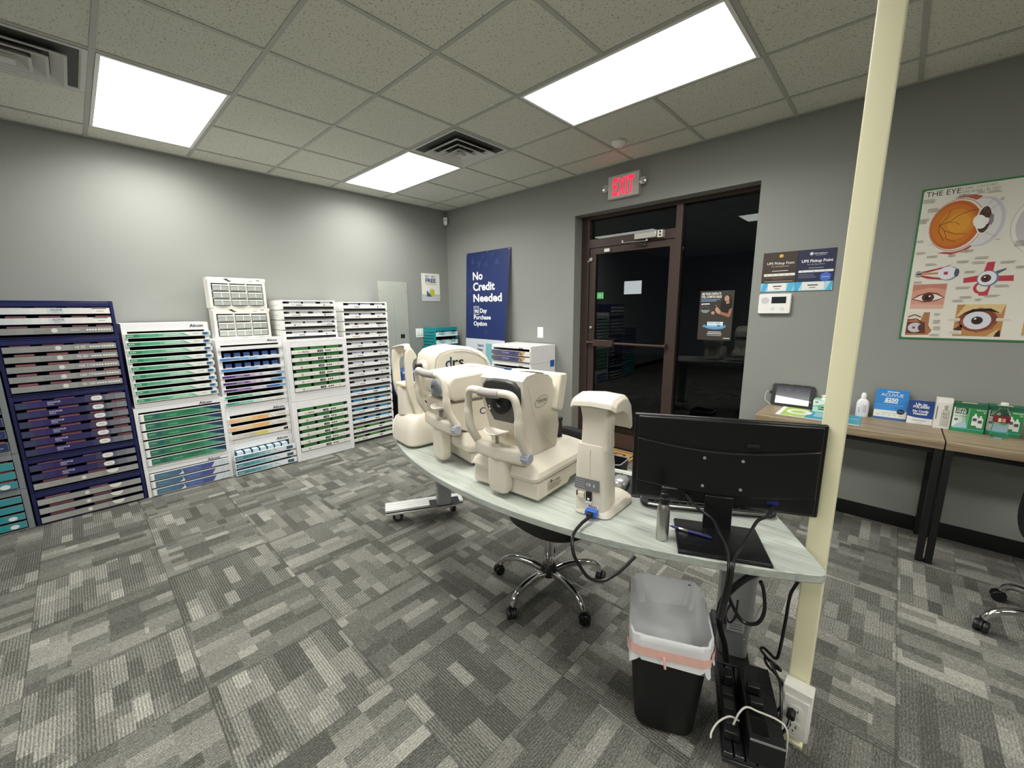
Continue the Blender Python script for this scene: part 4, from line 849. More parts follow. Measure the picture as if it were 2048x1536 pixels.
# --- lens meter
lm = thing('lens_meter', 'slim cream lens meter with blue plug seen from behind beside the monitor', 'lens meter', (3.906, -2.484, TZ), .169)
m = MB(); m.loft([ring_xy(p, z) for p, z in ((round_corners([(-.066, 0), (.066, -.004), (.095, .2), (.03, .25), (-.05, .22)], {0,1,2,3,4}, .03), .004), (round_corners([(-.064, .002), (.064, -.002), (.092, .198), (.03, .247), (-.048, .216)], {0,1,2,3,4}, .03), .018), (round_corners([(-.06, .006), (.058, .003), (.08, .18), (.03, .23), (-.046, .2)], {0,1,2,3,4}, .03), .028))], CREAM); m.build('foot', lm)
m = MB(); sec = [(.02, .058, .002, .115), (.1, .0565, -.002, .112), (.18, .055, -.004, .105), (.24, .051, -.003, .098), (.262, .049, .0, .095)]
m.loft([ring_xy(rrect(w_, (v1-v0)/2, .016, 4, -.004, (v0+v1)/2), z) for z, w_, v0, v1 in sec], CREAM); m.box(-.0035, -.0025, -.0045, 0, .15, .245, ink('c4bcac')); m.build('lower_body', lm)
m = MB(); sec = [(.245, .0485, .002, .09), (.3, .0465, .004, .088), (.35, .0465, .004, .092), (.385, .05, -.002, .1), (.4, .055, -.008, .11)]
m.loft([ring_xy(rrect(w_, (v1-v0)/2, .014, 4, .004, (v0+v1)/2), z) for z, w_, v0, v1 in sec], CREAM); m.build('neck', lm)
m = MB(); hp_ = [(-.02, .402), (-.016, .42), (0, .434), (.06, .441), (.12, .432), (.163, .398), (.184, .345), (.192, .3), (.166, .296), (.15, .33), (.12, .37), (.06, .394)]
ss = []
for x, sc, dz in ((-.08, .87, -.014), (-.066, .96, -.006), (0, .985, -.002), (.068, .96, -.006), (.083, .87, -.014)): ss.append([(x, .08+(p[0]-.08)*sc, .38+(p[1]-.38)*sc+dz) for p in hp_])
m.loft(ss, CREAM); m.build('hood', lm, bevel=.003, smooth=28)
m = MB(); m.rect(-.058, .034, .098, .14, -.0052, mat('grey_label', '77797b', .4)); 
for z in (.105, .114, .123, .131): m.rect(-.055, -.02, z, z+.003, -.0056, ink('9a9c9e'))
m.text('CE', -.006, .115, .01, -.0056, ink('dededc'), 'C'); m.rect(.012, .016, .113, .124, -.0056, ink('dededc')); m.build('rating_label', lm, smooth=0)
m = MB(); m.box(-.014, .006, -.008, 0, .06, .094, BLACK); m.rect(-.008, 0, .064, .072, -.0086, WHITE); m.box(-.014, .006, -.007, 0, .052, .06, WHITE); m.build('rocker_switch', lm, bevel=.001)
m = MB(); m.box(-.045, -.022, -.007, 0, .066, .086, mat('beige_button', 'e2d9c8', .4)); m.box(-.052, -.048, -.005, 0, .07, .088, ink('4a463e')); m.build('latch', lm, bevel=.001)
m = MB(); m.rect(-.008, .03, .034, .046, -.0012, WHITE); m.text('RS232', .011, .0365, .0075, -.0018, ink('222222'), 'C', fit=.03); m.build('port_label', lm, smooth=0)
m = MB(); m.loft([[(x_, y_, z_) for x_, z_ in ((-.013, .012), (.033, .012), (.03, .033), (-.01, .033))] for y_ in (-.002, -.022)], mat('serial_blue', '2f66c4', .45))
m.box(.0, .02, -.036, -.022, .012, .03, BLACK); o = m.build('serial_plug', lm, bevel=.002)
def wire(name, label, pts, r=.004, m_=None, cat='cable', n=8, group=None):
    o = MB().tube(curve_pts(pts, n), r, m_ or mat('black_cable', '131314', .35), 8).build(name); return tag(o, label, cat, group)
wire('serial_cable', 'black cable looping off the table from the blue plug of lens meter', [(3.93, -2.525, .772), (3.93, -2.575, .768), (3.945, -2.645, .76), (3.965, -2.668, .72), (3.985, -2.66, .68), (4.01, -2.645, .645), (4.045, -2.62, .64), (4.08, -2.585, .67), (4.11, -2.545, .715)], .0055)

# ---------------------------------------------------------------- monitor, keyboard, small things
mo = thing('monitor', 'black computer monitor seen from behind on a square black stand', 'monitor', (4.254, -2.292, TZ), .44)
BLK2 = mat('monitor_back', '0c0d0e', .32, var=.08, scale=8)
m = MB(); m.box(-.262, .285, .006, .022, .085, .378, BLK2); m.box(-.25, .274, .0, .014, .092, .372, BLK2)
m.build('rear_case', mo, bevel=.005)
m = MB(); top = [(-.25+.52*k/20, .302-.028*math.sin(PI*k/20)) for k in range(21)]; bot = [(.27-.52*k/20, .148-.022*math.sin(PI*k/20)) for k in range(21)]
m.loft([ring_xz(bot[::-1] + top[::-1], .002), ring_xz([(p[0]*.985, .225+(p[1]-.225)*.97) for p in bot[::-1] + top[::-1]], -.012)], BLK2); m.build('rear_bulge', mo, bevel=.003)
m = MB()
for k in range(9): m.box(.075+.0035*k, .077+.0035*k, -.013, -.0005, .296, .304, mat('vent_rib', '2c2d2e', .4))
m.build('badge', mo, smooth=0)
m = MB()
for x in (-.043, .066):
    for z in (.156, .25): m.lathe([(.005, 0), (.005, -.0015), (.001, -.0018)], GREYP, 10, (x, -.012, z), 'y')
m.build('mount_screw', mo)
m = MB(); m.rect(-.164, -.116, .128, .14, -.0006, mat('spec_sticker', '9b9d9c', .5)); m.rect(-.157, -.15, .132, .137, -.001, BLACK); m.rect(-.146, -.13, .131, .136, -.001, ink('6c6e6e')); m.build('spec_label', mo, smooth=0)
m = MB(); m.box(.143, .178, .0, .02, .112, .128, mat('video_plug', '1c2b7c', .4)); m.build('video_plug', mo, bevel=.002)
m = MB(); m.box(-.256, .279, .0225, .023, .095, .372, mat('screen', '050607', .15)); m.build('screen', mo, smooth=0)
m = MB(); m.box(-.033, .05, -.012, .006, .008, .125, BLK2); m.box(-.033, .05, -.008, .012, .11, .15, BLK2); m.build('stand_neck', mo, bevel=.003)
m = MB(); m.box(-.118, .13, -.172, .03, .0, .009, BLK2); m.box(-.116, .128, -.17, .028, .009, .012, BLK2); m.build('stand_base', mo, bevel=.002)
def loc2w(x, y, z): return tuple(Matrix.Translation((4.254, -2.292, TZ)) @ Matrix.Rotation(.44, 4, 'Z') @ Vector((x, y, z)))
wire('monitor_cable', 'thin black cable arching from the monitor underside to the table front edge', [loc2w(-.09, -.008, .118), loc2w(-.06, -.04, .095), loc2w(-.01, -.06, .065), (4.3, -2.4, .81), (4.335, -2.435, .785), (4.35, -2.466, .762), (4.353, -2.478, .72), (4.345, -2.47, .65), (4.33, -2.44, .56)], .0045)
wire('monitor_cable', 'thicker black cable from the blue monitor plug to the table front edge', [loc2w(.161, -.006, .108), loc2w(.14, -.034, .09), loc2w(.11, -.05, .075), (4.37, -2.39, .8), (4.36, -2.44, .775), (4.362, -2.47, .76), (4.363, -2.482, .72), (4.355, -2.475, .65), (4.34, -2.445, .56)], .005)
kb = thing('keyboard', 'black keyboard with silver front edge lying behind the monitor', 'keyboard', (4.165, -2.118, TZ), .52)
m = MB(); m.prism(rrect(.225, .075, .025), .004, .018, 'z', BLACK); m.build('keyboard_case', kb, bevel=.004)
m = MB(); m.tube(curve_pts([(-.22, .03, .014), (-.222, -.03, .013), (-.2, -.072, .013), (-.1, -.077, .013), (.1, -.077, .013), (.2, -.072, .013)], 5), .0045, STEEL, 8); m.build('front_edge', kb)
m = MB()
for r in range(5):
    for c in range(14): m.box(-.2+.028*c, -.2+.028*c+.023, -.055+.025*r, -.055+.025*r+.02, .018, .023, mat('key_caps', '222324', .4))
m.build('keys', kb, smooth=0)
tag(MB().prism(rrect(.105, .095, .02), 0, .003, 'z', mat('pad_rubber', '1b1c1d', .7)).build('mouse_pad', loc=(3.855, -2.16, TZ), rz=.14), 'black mouse pad between the lens meter and the monitor', 'mouse pad')
ms = thing('computer_mouse', 'silver computer mouse on the black mouse pad', 'mouse', (3.862, -2.185, TZ+.003), .3)
m = MB(); m.loft([ring_xy(rrect(.031*s, .052*s2, .028*s), z) for z, s, s2 in ((.001, .95, .95), (.008, 1, 1), (.02, .96, .96), (.03, .8, .8), (.036, .5, .55), (.037, .1, .1))], mat('mouse_silver', 'a9abad', .3, .4)); m.build('mouse_body', ms)
m = MB(); m.lathe([(.008, -.003), (.008, .003)], BLACK, 14, (0, .028, .034), 'x'); m.build('scroll_wheel', ms)
m = MB(); m.box(-.0325, -.029, -.03, .035, .004, .016, BLACK); m.box(.029, .0325, -.03, .035, .004, .016, BLACK); m.build('side_grip', ms, bevel=.001)
sb = thing('spray_bottle', 'brushed aluminium bottle with black cap in front of the monitor', 'bottle', (4.152, -2.452, TZ))
MB().lathe([(.001, .001), (.0175, .001), (.019, .004), (.019, .102), (.0175, .112), (.0125, .12), (.012, .122)], STEEL, 28).build('bottle_body', sb)
MB().lathe([(.0125, .12), (.0142, .123), (.0142, .14), (.0125, .142), (.0125, .156), (.01, .158), (.01, .166), (.001, .168)], BLACK, 22).build('spray_cap', sb)
pn = thing('pen', 'blue and silver pen lying on the monitor stand', 'pen', (4.213, -2.3795, TZ+.0172), .12)
MB().lathe([(.001, -.065), (.004, -.055), (.005, -.04), (.005, .02), (.0045, .05), (.003, .062), (.001, .063)], mat('pen_blue', '23276a', .3), 14, axis='x').build('barrel', pn)
MB().lathe([(.0052, -.035), (.0053, -.008), (.0052, -.006)], CHROME, 14, axis='x').build('grip_band', pn)
MB().box(.02, .055, -.001, .001, .005, .0065, CHROME).build('clip', pn)
# ================================================================ CHAIRS, BIN, POST AND FLOOR THINGS
VINYL = mat('black_leatherette', '141415', .38, var=.12, scale=25, bump=.1)
def chair(name, label, cx, cy, a0, seat=None, back=None, R=.3):
    t = thing(name, label, 'chair', (cx, cy, 0))
    for k in range(5):
        a = math.radians(a0 + 72*k); c, s = math.cos(a), math.sin(a)
        P = curve_pts([(.03*c, .03*s, .1), (.1*c, .1*s, .122), (.19*c, .19*s, .125), (R*.83*c, R*.83*s, .112), (R*.95*c, R*.95*s, .085), (R*.985*c, R*.985*s, .06)], 5)
        m = MB().tube(P, [.019-.005*i/len(P) for i in range(len(P))], CHROME, 12); leg = m.build('leg', t)
        m = MB(); m.X = Matrix.Translation((R*c, R*s, 0)) @ Matrix.Rotation(a+.9, 4, 'Z')
        for d in (-1, 1): m.lathe([(.008, -.009), (.024, -.009), (.027, -.005), (.027, .005), (.024, .009), (.008, .009)], BLACK, 18, (.006, d*.014, .027), 'y')
        hood = [(.006+.03*math.cos(q), .027+.03*math.sin(q)) for q in [PI*j/10 for j in range(11)]]
        m.prism(hood, -.0045, .0045, 'y', BLACK); m.tube([(-.002, 0, .05), (-.002, 0, .068)], .012, BLACK, 10); m.build('caster', leg)
    m = MB(); m.lathe([(.03, .075), (.044, .085), (.044, .12), (.034, .14), (.001, .142)], BLACK, 22); m.build('hub', t)
    if seat:
        MB().lathe([(.024, .142), (.024, .3), (.018, .3), (.018, .405)], CHROME, 20).build('gas_lift', t)
        sx, sy, sr, rz = seat; m = MB(); m.X = Matrix.Translation((sx, sy, 0)) @ Matrix.Rotation(rz, 4, 'Z')
        def sup(r, z): return [(r*math.copysign(abs(math.cos(q))**.75, math.cos(q)), r*math.copysign(abs(math.sin(q))**.75, math.sin(q)), z) for q in [2*PI*j/36 for j in range(36)]]
        m.loft([sup(sr*.45, .392), sup(sr*.8, .402), sup(sr*.97, .43), sup(sr, .46), sup(sr*.98, .49), sup(sr*.9, .505), sup(sr*.4, .508)], VINYL); m.build('seat', t)
        if back:
            bx, by, bw, z0, z1 = back
            m = MB(); m.X = Matrix.Translation((sx, sy, 0)) @ Matrix.Rotation(rz, 4, 'Z')
            m.tube(curve_pts([(0, .06, .39), (0, sr+.03, .4), (0, by+.035, .5), (0, by+.03, z0+.1)], 5), .016, BLACK, 10).build('back_bracket', t)
            m = MB(); m.X = Matrix.Translation((sx, sy, 0)) @ Matrix.Rotation(rz, 4, 'Z'); rings = []
            pts = rrect(bw/2, (z1-z0)/2, .09, 6, 0, (z0+z1)/2); zc = (z0+z1)/2
            for dy, f in ((-.03, .82), (-.024, .95), (0, 1.0), (.022, .96), (.03, .8)):
                rings.append([(p[0]*f+bx, by+dy-1.1*(p[0]*f)**2, zc+(p[1]-zc)*f) for p in pts])
            m.loft(rings, VINYL); m.build('backrest', t)
    return t
chair('office_chair', 'black office chair with chrome star base tucked under the pale curved table', 3.418, -2.085, 198, (.045, .01, .235, -.1), (-.09, .27, .36, .58, .815), .292)
chair('office_chair', 'chrome based black office chair cut by the right edge of the photo', 5.35, -.865, 201, (.06, .0, .2, 1.2), (0, .25, .4, .6, .9), .31)

# cream power pole with outlet box
POLE = mat('cream_pole_enamel', 'ece8c4', .4, var=.015)
pp = thing('power_pole', 'tall cream square power pole from floor to ceiling beside the pale table', 'pole', (4.516, -2.121, 0))
m = MB(); m.loft([ring_xy(rrect(.0285, .0285, .004, 3), z) for z in (.002, H-.002)], POLE); m.build('pole_shaft', pp)
m = MB(); m.box(-.034, .034, -.034, .034, 0, .012, POLE); m.build('floor_plate', pp, bevel=.002)
OW = mat('outlet_white', 'eceae2', .35)
ob = thing('outlet_box', 'white double outlet box fixed near the foot of the cream pole', 'outlet box', (4.523, -2.1515, 0))
m = MB(); m.box(-.04, .04, -.052, -.0005, .078, .256, OW); m.build('box_shell', ob, bevel=.003)
m = MB(); m.box(-.034, .034, -.058, -.0525, .082, .228, OW); m.build('face_plate', ob, bevel=.002)
for z0 in (.1, .16):
    m = MB(); m.prism([(p[0], z0+.022+p[1]) for p in rrect(.018, .021, .012)], -.0605, -.0585, 'y', OW)
    for x in (-.007, .007): m.rect(x-.0012, x+.0012, z0+.02, z0+.032, -.0611, DARK)
    m.disc(0, z0+.01, .003, -.0611, DARK, 8); m.build('socket', ob, smooth=0)
m = MB(); m.tube([(-.008, -.063, .182), (-.008, -.09, .178)], .012, BLACK, 10); m.build('power_plug', ob)
tag(ob)
wire('extension_cord', 'black power cord from outlet box plug down to the black battery unit', [(4.515, -2.252, .336-.158), (4.512, -2.275, .165), (4.498, -2.285, .15), (4.49, -2.25, .2), (4.475, -2.2, .24), (4.455, -2.16, .24), (4.43, -2.12, .24)], .0045)

# waste bin with liner
bn = thing('waste_bin', 'black waste bin with translucent white liner and pink drawstring in front of the table leg', 'bin', (4.128, -2.295, 0), .45)
BINP = mat('bin_black', '0c0c0d', .5, var=.1)
secs = [(0.0, .09, .125, .045), (.012, .1, .135, .05), (.2, .115, .152, .055), (.36, .127, .168, .06), (.392, .129, .17, .06)]
ins = [(.392, .125, .166, .057), (.2, .111, .148, .05), (.015, .095, .13, .045)]
m = MB(); m.loft([ring_xy(rrect(a, b, c, 7), z) for z, a, b, c in secs+ins], BINP); m.build('bin_body', bn)
LIN = bpy.data.materials.new('liner_film'); LIN.use_nodes = True; nt = LIN.node_tree; b_ = nt.nodes['Principled BSDF']
b_.inputs['Base Color'].default_value = hx('f6f7f8'); b_.inputs['Roughness'].default_value = .35; b_.inputs['Alpha'].default_value = .84; b_.inputs['Subsurface Weight'].default_value = 0; b_.inputs['Specular IOR Level'].default_value = .5
nz = nt.nodes.new('ShaderNodeTexNoise'); nz.inputs['Scale'].default_value = 14; bp = nt.nodes.new('ShaderNodeBump'); bp.inputs['Strength'].default_value = .5; bp.inputs['Distance'].default_value = .01
tcn = nt.nodes.new('ShaderNodeTexCoord'); nt.links.new(tcn.outputs['Object'], nz.inputs['Vector']); nt.links.new(nz.outputs['Fac'], bp.inputs['Height']); nt.links.new(bp.outputs['Normal'], b_.inputs['Normal'])
rnd = random.Random(3); base = rrect(1, 1, .35, 11); NB = len(base)
ph = [rnd.uniform(0, 6.28) for _ in range(4)]
def wob(i, amp): q = 2*PI*i/NB; return amp*(math.sin(5*q+ph[0])+.7*math.sin(9*q+ph[1])+.5*math.sin(14*q+ph[2]))
def lring(a, b, z, amp, zamp=0): return [(p[0]*(a+wob(i, amp)), p[1]*(b+wob(i, amp)), z+(wob(i+3, zamp) if zamp else 0)) for i, p in enumerate(base)]
m = MB(); m.loft([lring(.138, .179, .312, .004, .012), lring(.135, .176, .345, .002), lring(.1345, .1755, .385, .0012), lring(.133, .174, .402, .0016, .0015), lring(.127, .168, .405, .0016, .0015), lring(.118, .158, .385, .0018), lring(.099, .138, .3, .0055), lring(.086, .124, .2, .009), lring(.064, .096, .11, .012), lring(.025, .045, .07, .004)], LIN); m.build('liner', bn, smooth=60)
PINK = mat('pink_drawstring', 'f0c0b2', .5, var=.08)
m = MB(); m.loft([lring(.1385, .1795, z, .002) for z in (.336, .352, .368)], PINK, cap=False); m.tube([(-.02, -.186, .352), (-.018, -.192, .335), (-.015, -.19, .315)], .004, PINK, 6); m.build('drawstring', bn, smooth=60)

# battery unit and cable clutter on the table foot
up = thing('battery_backup', 'black battery backup with slotted top resting on the table foot', 'battery unit', (4.432, -2.268, .1195), .36)
m = MB(); m.box(-.045, .048, -.145, .145, 0, .082, BLACK)
for k in range(11):
    if k not in (5,): m.box(.012, .044, -.125+.023*k, -.121+.023*k, .0822, .0828, DARK)
m.box(-.045, .048, -.1455, -.1445, .075, .083, GREYP)
m.build('housing', up, bevel=.004)
m = MB(); m.box(-.036, .008, -.13, .13, .0815, .084, mat('glossy_black', '0a0b0c', .15)); m.build('outlet_row', up, bevel=.001)
for y in (-.03, .03):
    m = MB(); m.box(-.034, .004, y-.014, y+.014, .0845, .112, BLACK); m.build('adapter_plug', up, bevel=.004)
wire('white_cable', 'thin white cable crossing over the black battery unit', [(4.385, -2.37, .16), (4.395, -2.355, .2), (4.41, -2.335, .216), (4.44, -2.325, .214), (4.485, -2.315, .214), (4.512, -2.314, .205), (4.521, -2.318, .17), (4.522, -2.325, .11)], .003, mat('white_cable', 'd8d6cc', .5))
wire('white_cable', 'thin pale cable hanging over the ribbed table foot near the bin', [(4.395, -2.345, .16), (4.37, -2.36, .17), (4.345, -2.385, .15), (4.335, -2.41, .128), (4.338, -2.43, .123)], .003, MATS['white_cable'])
ps = thing('power_strip', 'black power strip lying on the table foot under the cables', 'power strip', (4.343, -2.27, .1195), .36)
m = MB(); m.box(-.024, .024, -.13, .13, 0, .03, BLACK); m.build('strip_body', ps, bevel=.004)
for k in range(4):
    m = MB(); m.box(-.016, .016, -.1+.055*k, -.066+.055*k, .0302, .032, mat('strip_socket', '2a2b2c', .4)); m.build('socket', ps, bevel=.001)
m = MB(); m.box(-.014, .014, .045, .075, .0322, .07, BLACK); m.build('plug', ps, bevel=.004)
zt = .34
wire('cable_bundle', 'thick bundle of black cables hanging down beside the right table column', [(4.2, -2.16, .705), (4.215, -2.18, .65), (4.25, -2.18, .6), (4.3, -2.165, .575), (4.345, -2.14, .59), (4.372, -2.13, .615), (4.375, -2.15, .585), (4.34, -2.165, .55), (4.3, -2.175, .49), (4.272, -2.175, .42), (4.27, -2.165, .33), (4.29, -2.15, .24), (4.3, -2.15, .18)], .011)
wire('looped_cable', 'black cable hanging in a large loop in front of the grey column', [(4.342, -2.41, .53), (4.32, -2.33, .535), (4.3, -2.25, .53), (4.316, -2.215, .46), (4.35, -2.205, .41), (4.39, -2.195, .42), (4.405, -2.185, .47), (4.395, -2.18, .54), (4.385, -2.185, .57)], .006)
wire('looped_cable', 'thin black cable in a small loop on the grey column', [(4.335, -2.235, .5), (4.33, -2.225, .43), (4.312, -2.215, .39), (4.3, -2.22, .42), (4.312, -2.23, .47)], .0035)
wire('looped_cable', 'short black cables drooping from the table underside above the grey column', [(4.235, -2.2, .712), (4.26, -2.225, .67), (4.29, -2.235, .63), (4.31, -2.22, .61)], .007)
tag(MB().box(-.075, .075, -.012, .012, -.012, .012, BLACK).build('velcro_strap', bevel=.003, loc=(4.3, -2.075, .585), rz=.36), 'black strap wrapped across the front of the grey table column', 'strap')
wire('extension_cord', 'black cord dropping along the cream pole and coiling on the carpet', [(4.478, -2.12, .58), (4.462, -2.12, .52), (4.458, -2.118, .42), (4.452, -2.115, .3), (4.44, -2.09, .24), (4.4, -2.06, .235), (4.385, -2.03, .2), (4.395, -2.01, .17), (4.43, -2.02, .15), (4.455, -2.05, .17), (4.44, -2.07, .2), (4.405, -2.05, .19), (4.41, -2.02, .14), (4.45, -2.03, .12), (4.48, -2.06, .1), (4.47, -2.09, .05), (4.45, -2.08, .02), (4.43, -2.04, .006)], .005, n=10)
# mats and bin near the door
m = MB().box(2.2, 2.875, -.5, .1, 0, .012, mat('tan_mat', 'b98c4e', .9, var=.12, scale=60)); MK = mat('mat_print', '2a1d10', .9)
def fl(x0, x1, y0, y1): m.add([(x0,y0,.0124),(x1,y0,.0124),(x1,y1,.0124),(x0,y1,.0124)], [(0,1,2,3)], MK)
for a, wd in ((.03, .014), (.1, .018)): fl(2.2+a, 2.875-a, .1-a-wd, .1-a); fl(2.2+a, 2.875-a, -.5+a, -.5+a+wd); fl(2.2+a, 2.2+a+wd, -.5+a, .1-a); fl(2.875-a-wd, 2.875-a, -.5+a, .1-a)
m.text('ET', 2.56, -.12, .09, .0125, MK, 'L', mode='xy')
tag(m.build('door_mat', smooth=0), 'tan door mat with dark printed border in front of the glass door', 'door mat')
tag(MB().box(2.3, 3.6, -1.35, -.53, 0, .008, mat('dark_mat', '3a3a38', .9, var=.15, scale=80)).build('floor_mat', smooth=0), 'dark grey floor mat between the pale table and the tan door mat', 'floor mat')
wb = thing('open_bin', 'small black open bin with a pale grey rim behind the pale table', 'bin', (3.08, -.88, .0085), .1)
m = MB(); m.loft([ring_xy(rrect(a, b, .03), z) for z, a, b in ((0, .1, .085), (.29, .125, .1), (.29, .119, .094), (.01, .095, .08))], BLACK); m.build('bin_body', wb)
m = MB(); m.loft([ring_xy(rrect(a, b, .03), z) for a, b, z in ((.1195, .0945, .2905), (.128, .103, .2905), (.128, .103, .297), (.1195, .0945, .297))], GREYP, cap=False, close=True); m.build('rim', wb)

# ================================================================ WALL THINGS
def wallA(name, label, cat, y, z): return thing(name, label, cat, (.0, y, z), PI/2)
ep = thing('electrical_panel', 'grey metal electrical panel on the left wall behind the white trays', 'electrical panel', (.0, -1.075, .62), PI/2)
PG = mat('panel_enamel', 'a6aba2', .4, var=.02)
m = MB(); m.box(0, .4, -.012, -.0005, 0, 1.2, PG); 
for x, z in ((.02, 1.08), (.38, 1.08), (.38, .6), (.02, .3)): m.lathe([(.006, 0), (.005, -.003), (.001, -.003)], SCREW, 8, (x, -.012, z), 'y')
m.build('panel_cover', ep, bevel=.003)
m = MB(); m.box(.06, .34, -.017, -.0125, .12, .98, PG); m.box(.2, .203, -.0176, -.017, .14, .96, ink('8b9088')); m.build('panel_door', ep, bevel=.003)
m = MB(); m.box(.27, .33, -.0195, -.0175, .5, .55, BLACK); m.build('latch', ep, bevel=.002)
def bogo(mb, y):
    mb.rect(.0, .29, 0, .09, y, ink('c7c8c8')); mb.text('BUY 1 GET 1', .145, .31, .026, y, ink('2a3f66'), 'C', fit=.165); mb.text('FREE', .145, .245, .052, y, ink('24407a'), 'C', fit=.165, bold=.035)
    mb.rect(.065, .23, .222, .23, y, ink('b9bd3c')); mb.rect(.09, .2, .208, .213, y, ink('c9c8c0'))
    mb.poly([(.12, .07), (.2, .07), (.2, .15), (.12, .15)], y-.0004, ink('c3c63a')); mb.line([(.135, .15), (.145, .17), (.17, .17), (.18, .15)], .004, y, ink('8a8a70'))
    mb.poly([(.075, .06), (.16, .06), (.12, .1), (.075, .14)], y-.0008, ink('3d6386')); mb.poly([(.075, .06), (.085, .06), (.085, .13), (.075, .14)], y-.0012, ink('23405e'))
bg = MB().box(0, .29, -.004, -.0005, 0, .36, mat('poster_paper', 'eeece4', .6)); bogo(bg, -.0046)
tag(bg.build('wall_poster', smooth=0, loc=(0, -.442, 1.588), rz=PI/2), 'small white buy one get one free poster on the left wall', 'poster')
sw = thing('light_switch', 'white double rocker light switch on the left wall by the teal trays', 'light switch', (0, -.568, 1.115), PI/2)
MB().box(0, .116, -.006, -.0005, 0, .117, WHITE).build('switch_plate', sw, bevel=.002)
for x in (.02, .066):
    m = MB().box(x, x+.03, -.0095, -.0062, .028, .09, WHITE); m.rect(x+.004, x+.026, .03, .034, -.0101, ink('6b6b68')); m.build('rocker', sw, bevel=.001)
sw = thing('light_switch', 'white single light switch on the back wall left of the glass door', 'light switch', (1.612, 0, 1.147))
MB().box(0, .083, -.006, -.0005, 0, .122, WHITE).build('switch_plate', sw, bevel=.002)
MB().box(.027, .056, -.0095, -.0062, .032, .09, WHITE).build('rocker', sw, bevel=.001)
sn = thing('motion_sensor', 'small white motion sensor high in the room corner', 'sensor', (.042, -.042, 2.588), PI/4)
m = MB(); m.loft([ring_xy(rrect(w_, d_, .008), z) for z, w_, d_ in ((0, .018, .016), (.01, .024, .02), (.085, .027, .022), (.095, .026, .02))], WHITE); m.build('sensor_body', sn)
m = MB(); m.disc(0, .06, .014, -.0225, ink('d5d5d0'), 14); m.disc(0, .06, .004, -.0229, ink('8a8a86'), 8); m.build('sensor_lens', sn, smooth=0)
# hanging banner: pinned along the top, its right side curling forward lower down
ban = thing('banner', 'dark blue hanging banner reading No Credit Needed on the back wall', 'banner', (.415, -.006, 0))
BW, ZT, ZB = .795, 2.188, .45
def bz(x, z):                                      # x 0..1 across, z height -> local offset (x, y); the sheet hangs forward lower down
    d = (ZT-z)/(ZT-ZB); k = d/.626
    return (x*BW, -.003 - (.05+.075*x*x)*k**.9 - .012*math.sin(PI*x)*min(1, k*2))
ZW = 1.1
def bquads(x0, x1, z0, z1, y, mt, nx=16, nz=14):
    vs, fs = [], []
    for j in range(nz+1):
        for i in range(nx+1):
            x = x0+(x1-x0)*i/nx; z = z0+(z1-z0)*j/nz; a, b = bz(x, z); vs.append((a, b+y, z))
    for j in range(nz):
        for i in range(nx): k = j*(nx+1)+i; fs.append((k, k+1, k+nx+2, k+nx+1))
    return vs, fs, mt
BB = mat('banner_blue', '1d2f66', .45, var=.03, scale=3); BWH = mat('banner_white', 'd6dae2', .5, var=.02)
m = MB(); m.add(*bquads(0, 1, ZW, ZT, 0, BB)); m.add(*bquads(0, 1, ZB, ZW, 0, BWH)); sheetmb = m
bk = MB(); bk.add(*bquads(0, 1, ZB, ZT, .0025, mat('banner_back', 'b4bccb', .5))); bk.build('banner_backing', ban, smooth=60)
def bu(X, z):                                      # place seen on the wall plane -> across fraction on the sheet
    u = (X-.415)/BW
    for _ in range(4):
        yo = -bz(u, z)[1]; u = (X + (yo-.024)*(4.618-X)/3.62 - .415)/BW
    return min(max(u, 0), 1)
def btext(mb, t, x, z, h, mt, fit, bold=.03):
    vs, fs = glyphs(t, bold); xs = [v[0] for v in vs]; x0, x1 = min(xs), max(xs); P = []
    for v in vs:
        X = x + (v[0]-x0)/(x1-x0)*fit; zz = z+v[1]*h/.72; a, b = bz(bu(X, zz), zz); P.append((a, b-.0035, zz))
    mb.add(P, fs, mt)
m = MB(); WT = ink('f2f3f6')
btext(m, 'No', .553, 1.847, .098, WT, .185); btext(m, 'Credit', .553, 1.712, .1, WT, .4); btext(m, 'Needed', .553, 1.572, .096, WT, .52)
btext(m, '90', .572, 1.428, .046, WT, .07); btext(m, 'Day', .675, 1.432, .054, WT, .13); btext(m, 'Purchase', .553, 1.35, .054, WT, .32); btext(m, 'Option', .546, 1.27, .054, WT, .255)
btext(m, 'Take It', .609, 1.004, .034, ink('333c5a'), .118, .015); btext(m, 'Home', .609, .95, .034, ink('333c5a'), .1, .015); btext(m, 'Today', .609, .895, .034, ink('333c5a'), .11, .015)
m.build('lettering', ban, smooth=0)
def bpoly(mb, pts, mt, dy):
    P = []
    for x, z in pts:
        a, b = bz(bu(x, z), z); P.append((a, b-dy, z))
    mb.add(P, [tuple(range(len(P)))], mt)
m = sheetmb
for a, b, c, d in ((.556,.656,1.408,1.414), (.556,.656,1.508,1.514), (.556,.562,1.408,1.514), (.65,.656,1.408,1.514), (.562,.65,1.49,1.496)): bpoly(m, [(a,c),(b,c),(b,d),(a,d)], WT, .0034)
T1, T2 = ink('2d4176'), ink('273b70')
for x, z, s, up_, mt in ((.56, 2.08, .06, 1, T1), (.68, 2.03, .06, -1, T1), (.8, 2.03, .06, 1, T2), (1.0, 2.05, .06, 1, T1), (.93, 2.12, .05, -1, T2), (.8, 1.87, .05, 1, T2), (.5, 1.7, .05, -1, T1), (.96, 1.73, .05, 1, T2), (.78, 1.2, .05, 1, T1), (.5, 1.45, .06, 1, T2), (.75, 2.13, .05, 1, T2)):
    bpoly(m, [(x-s*.8, z-s*.6*up_), (x+s*.8, z-s*.6*up_), (x, z+s*.7*up_)], mt, .003)
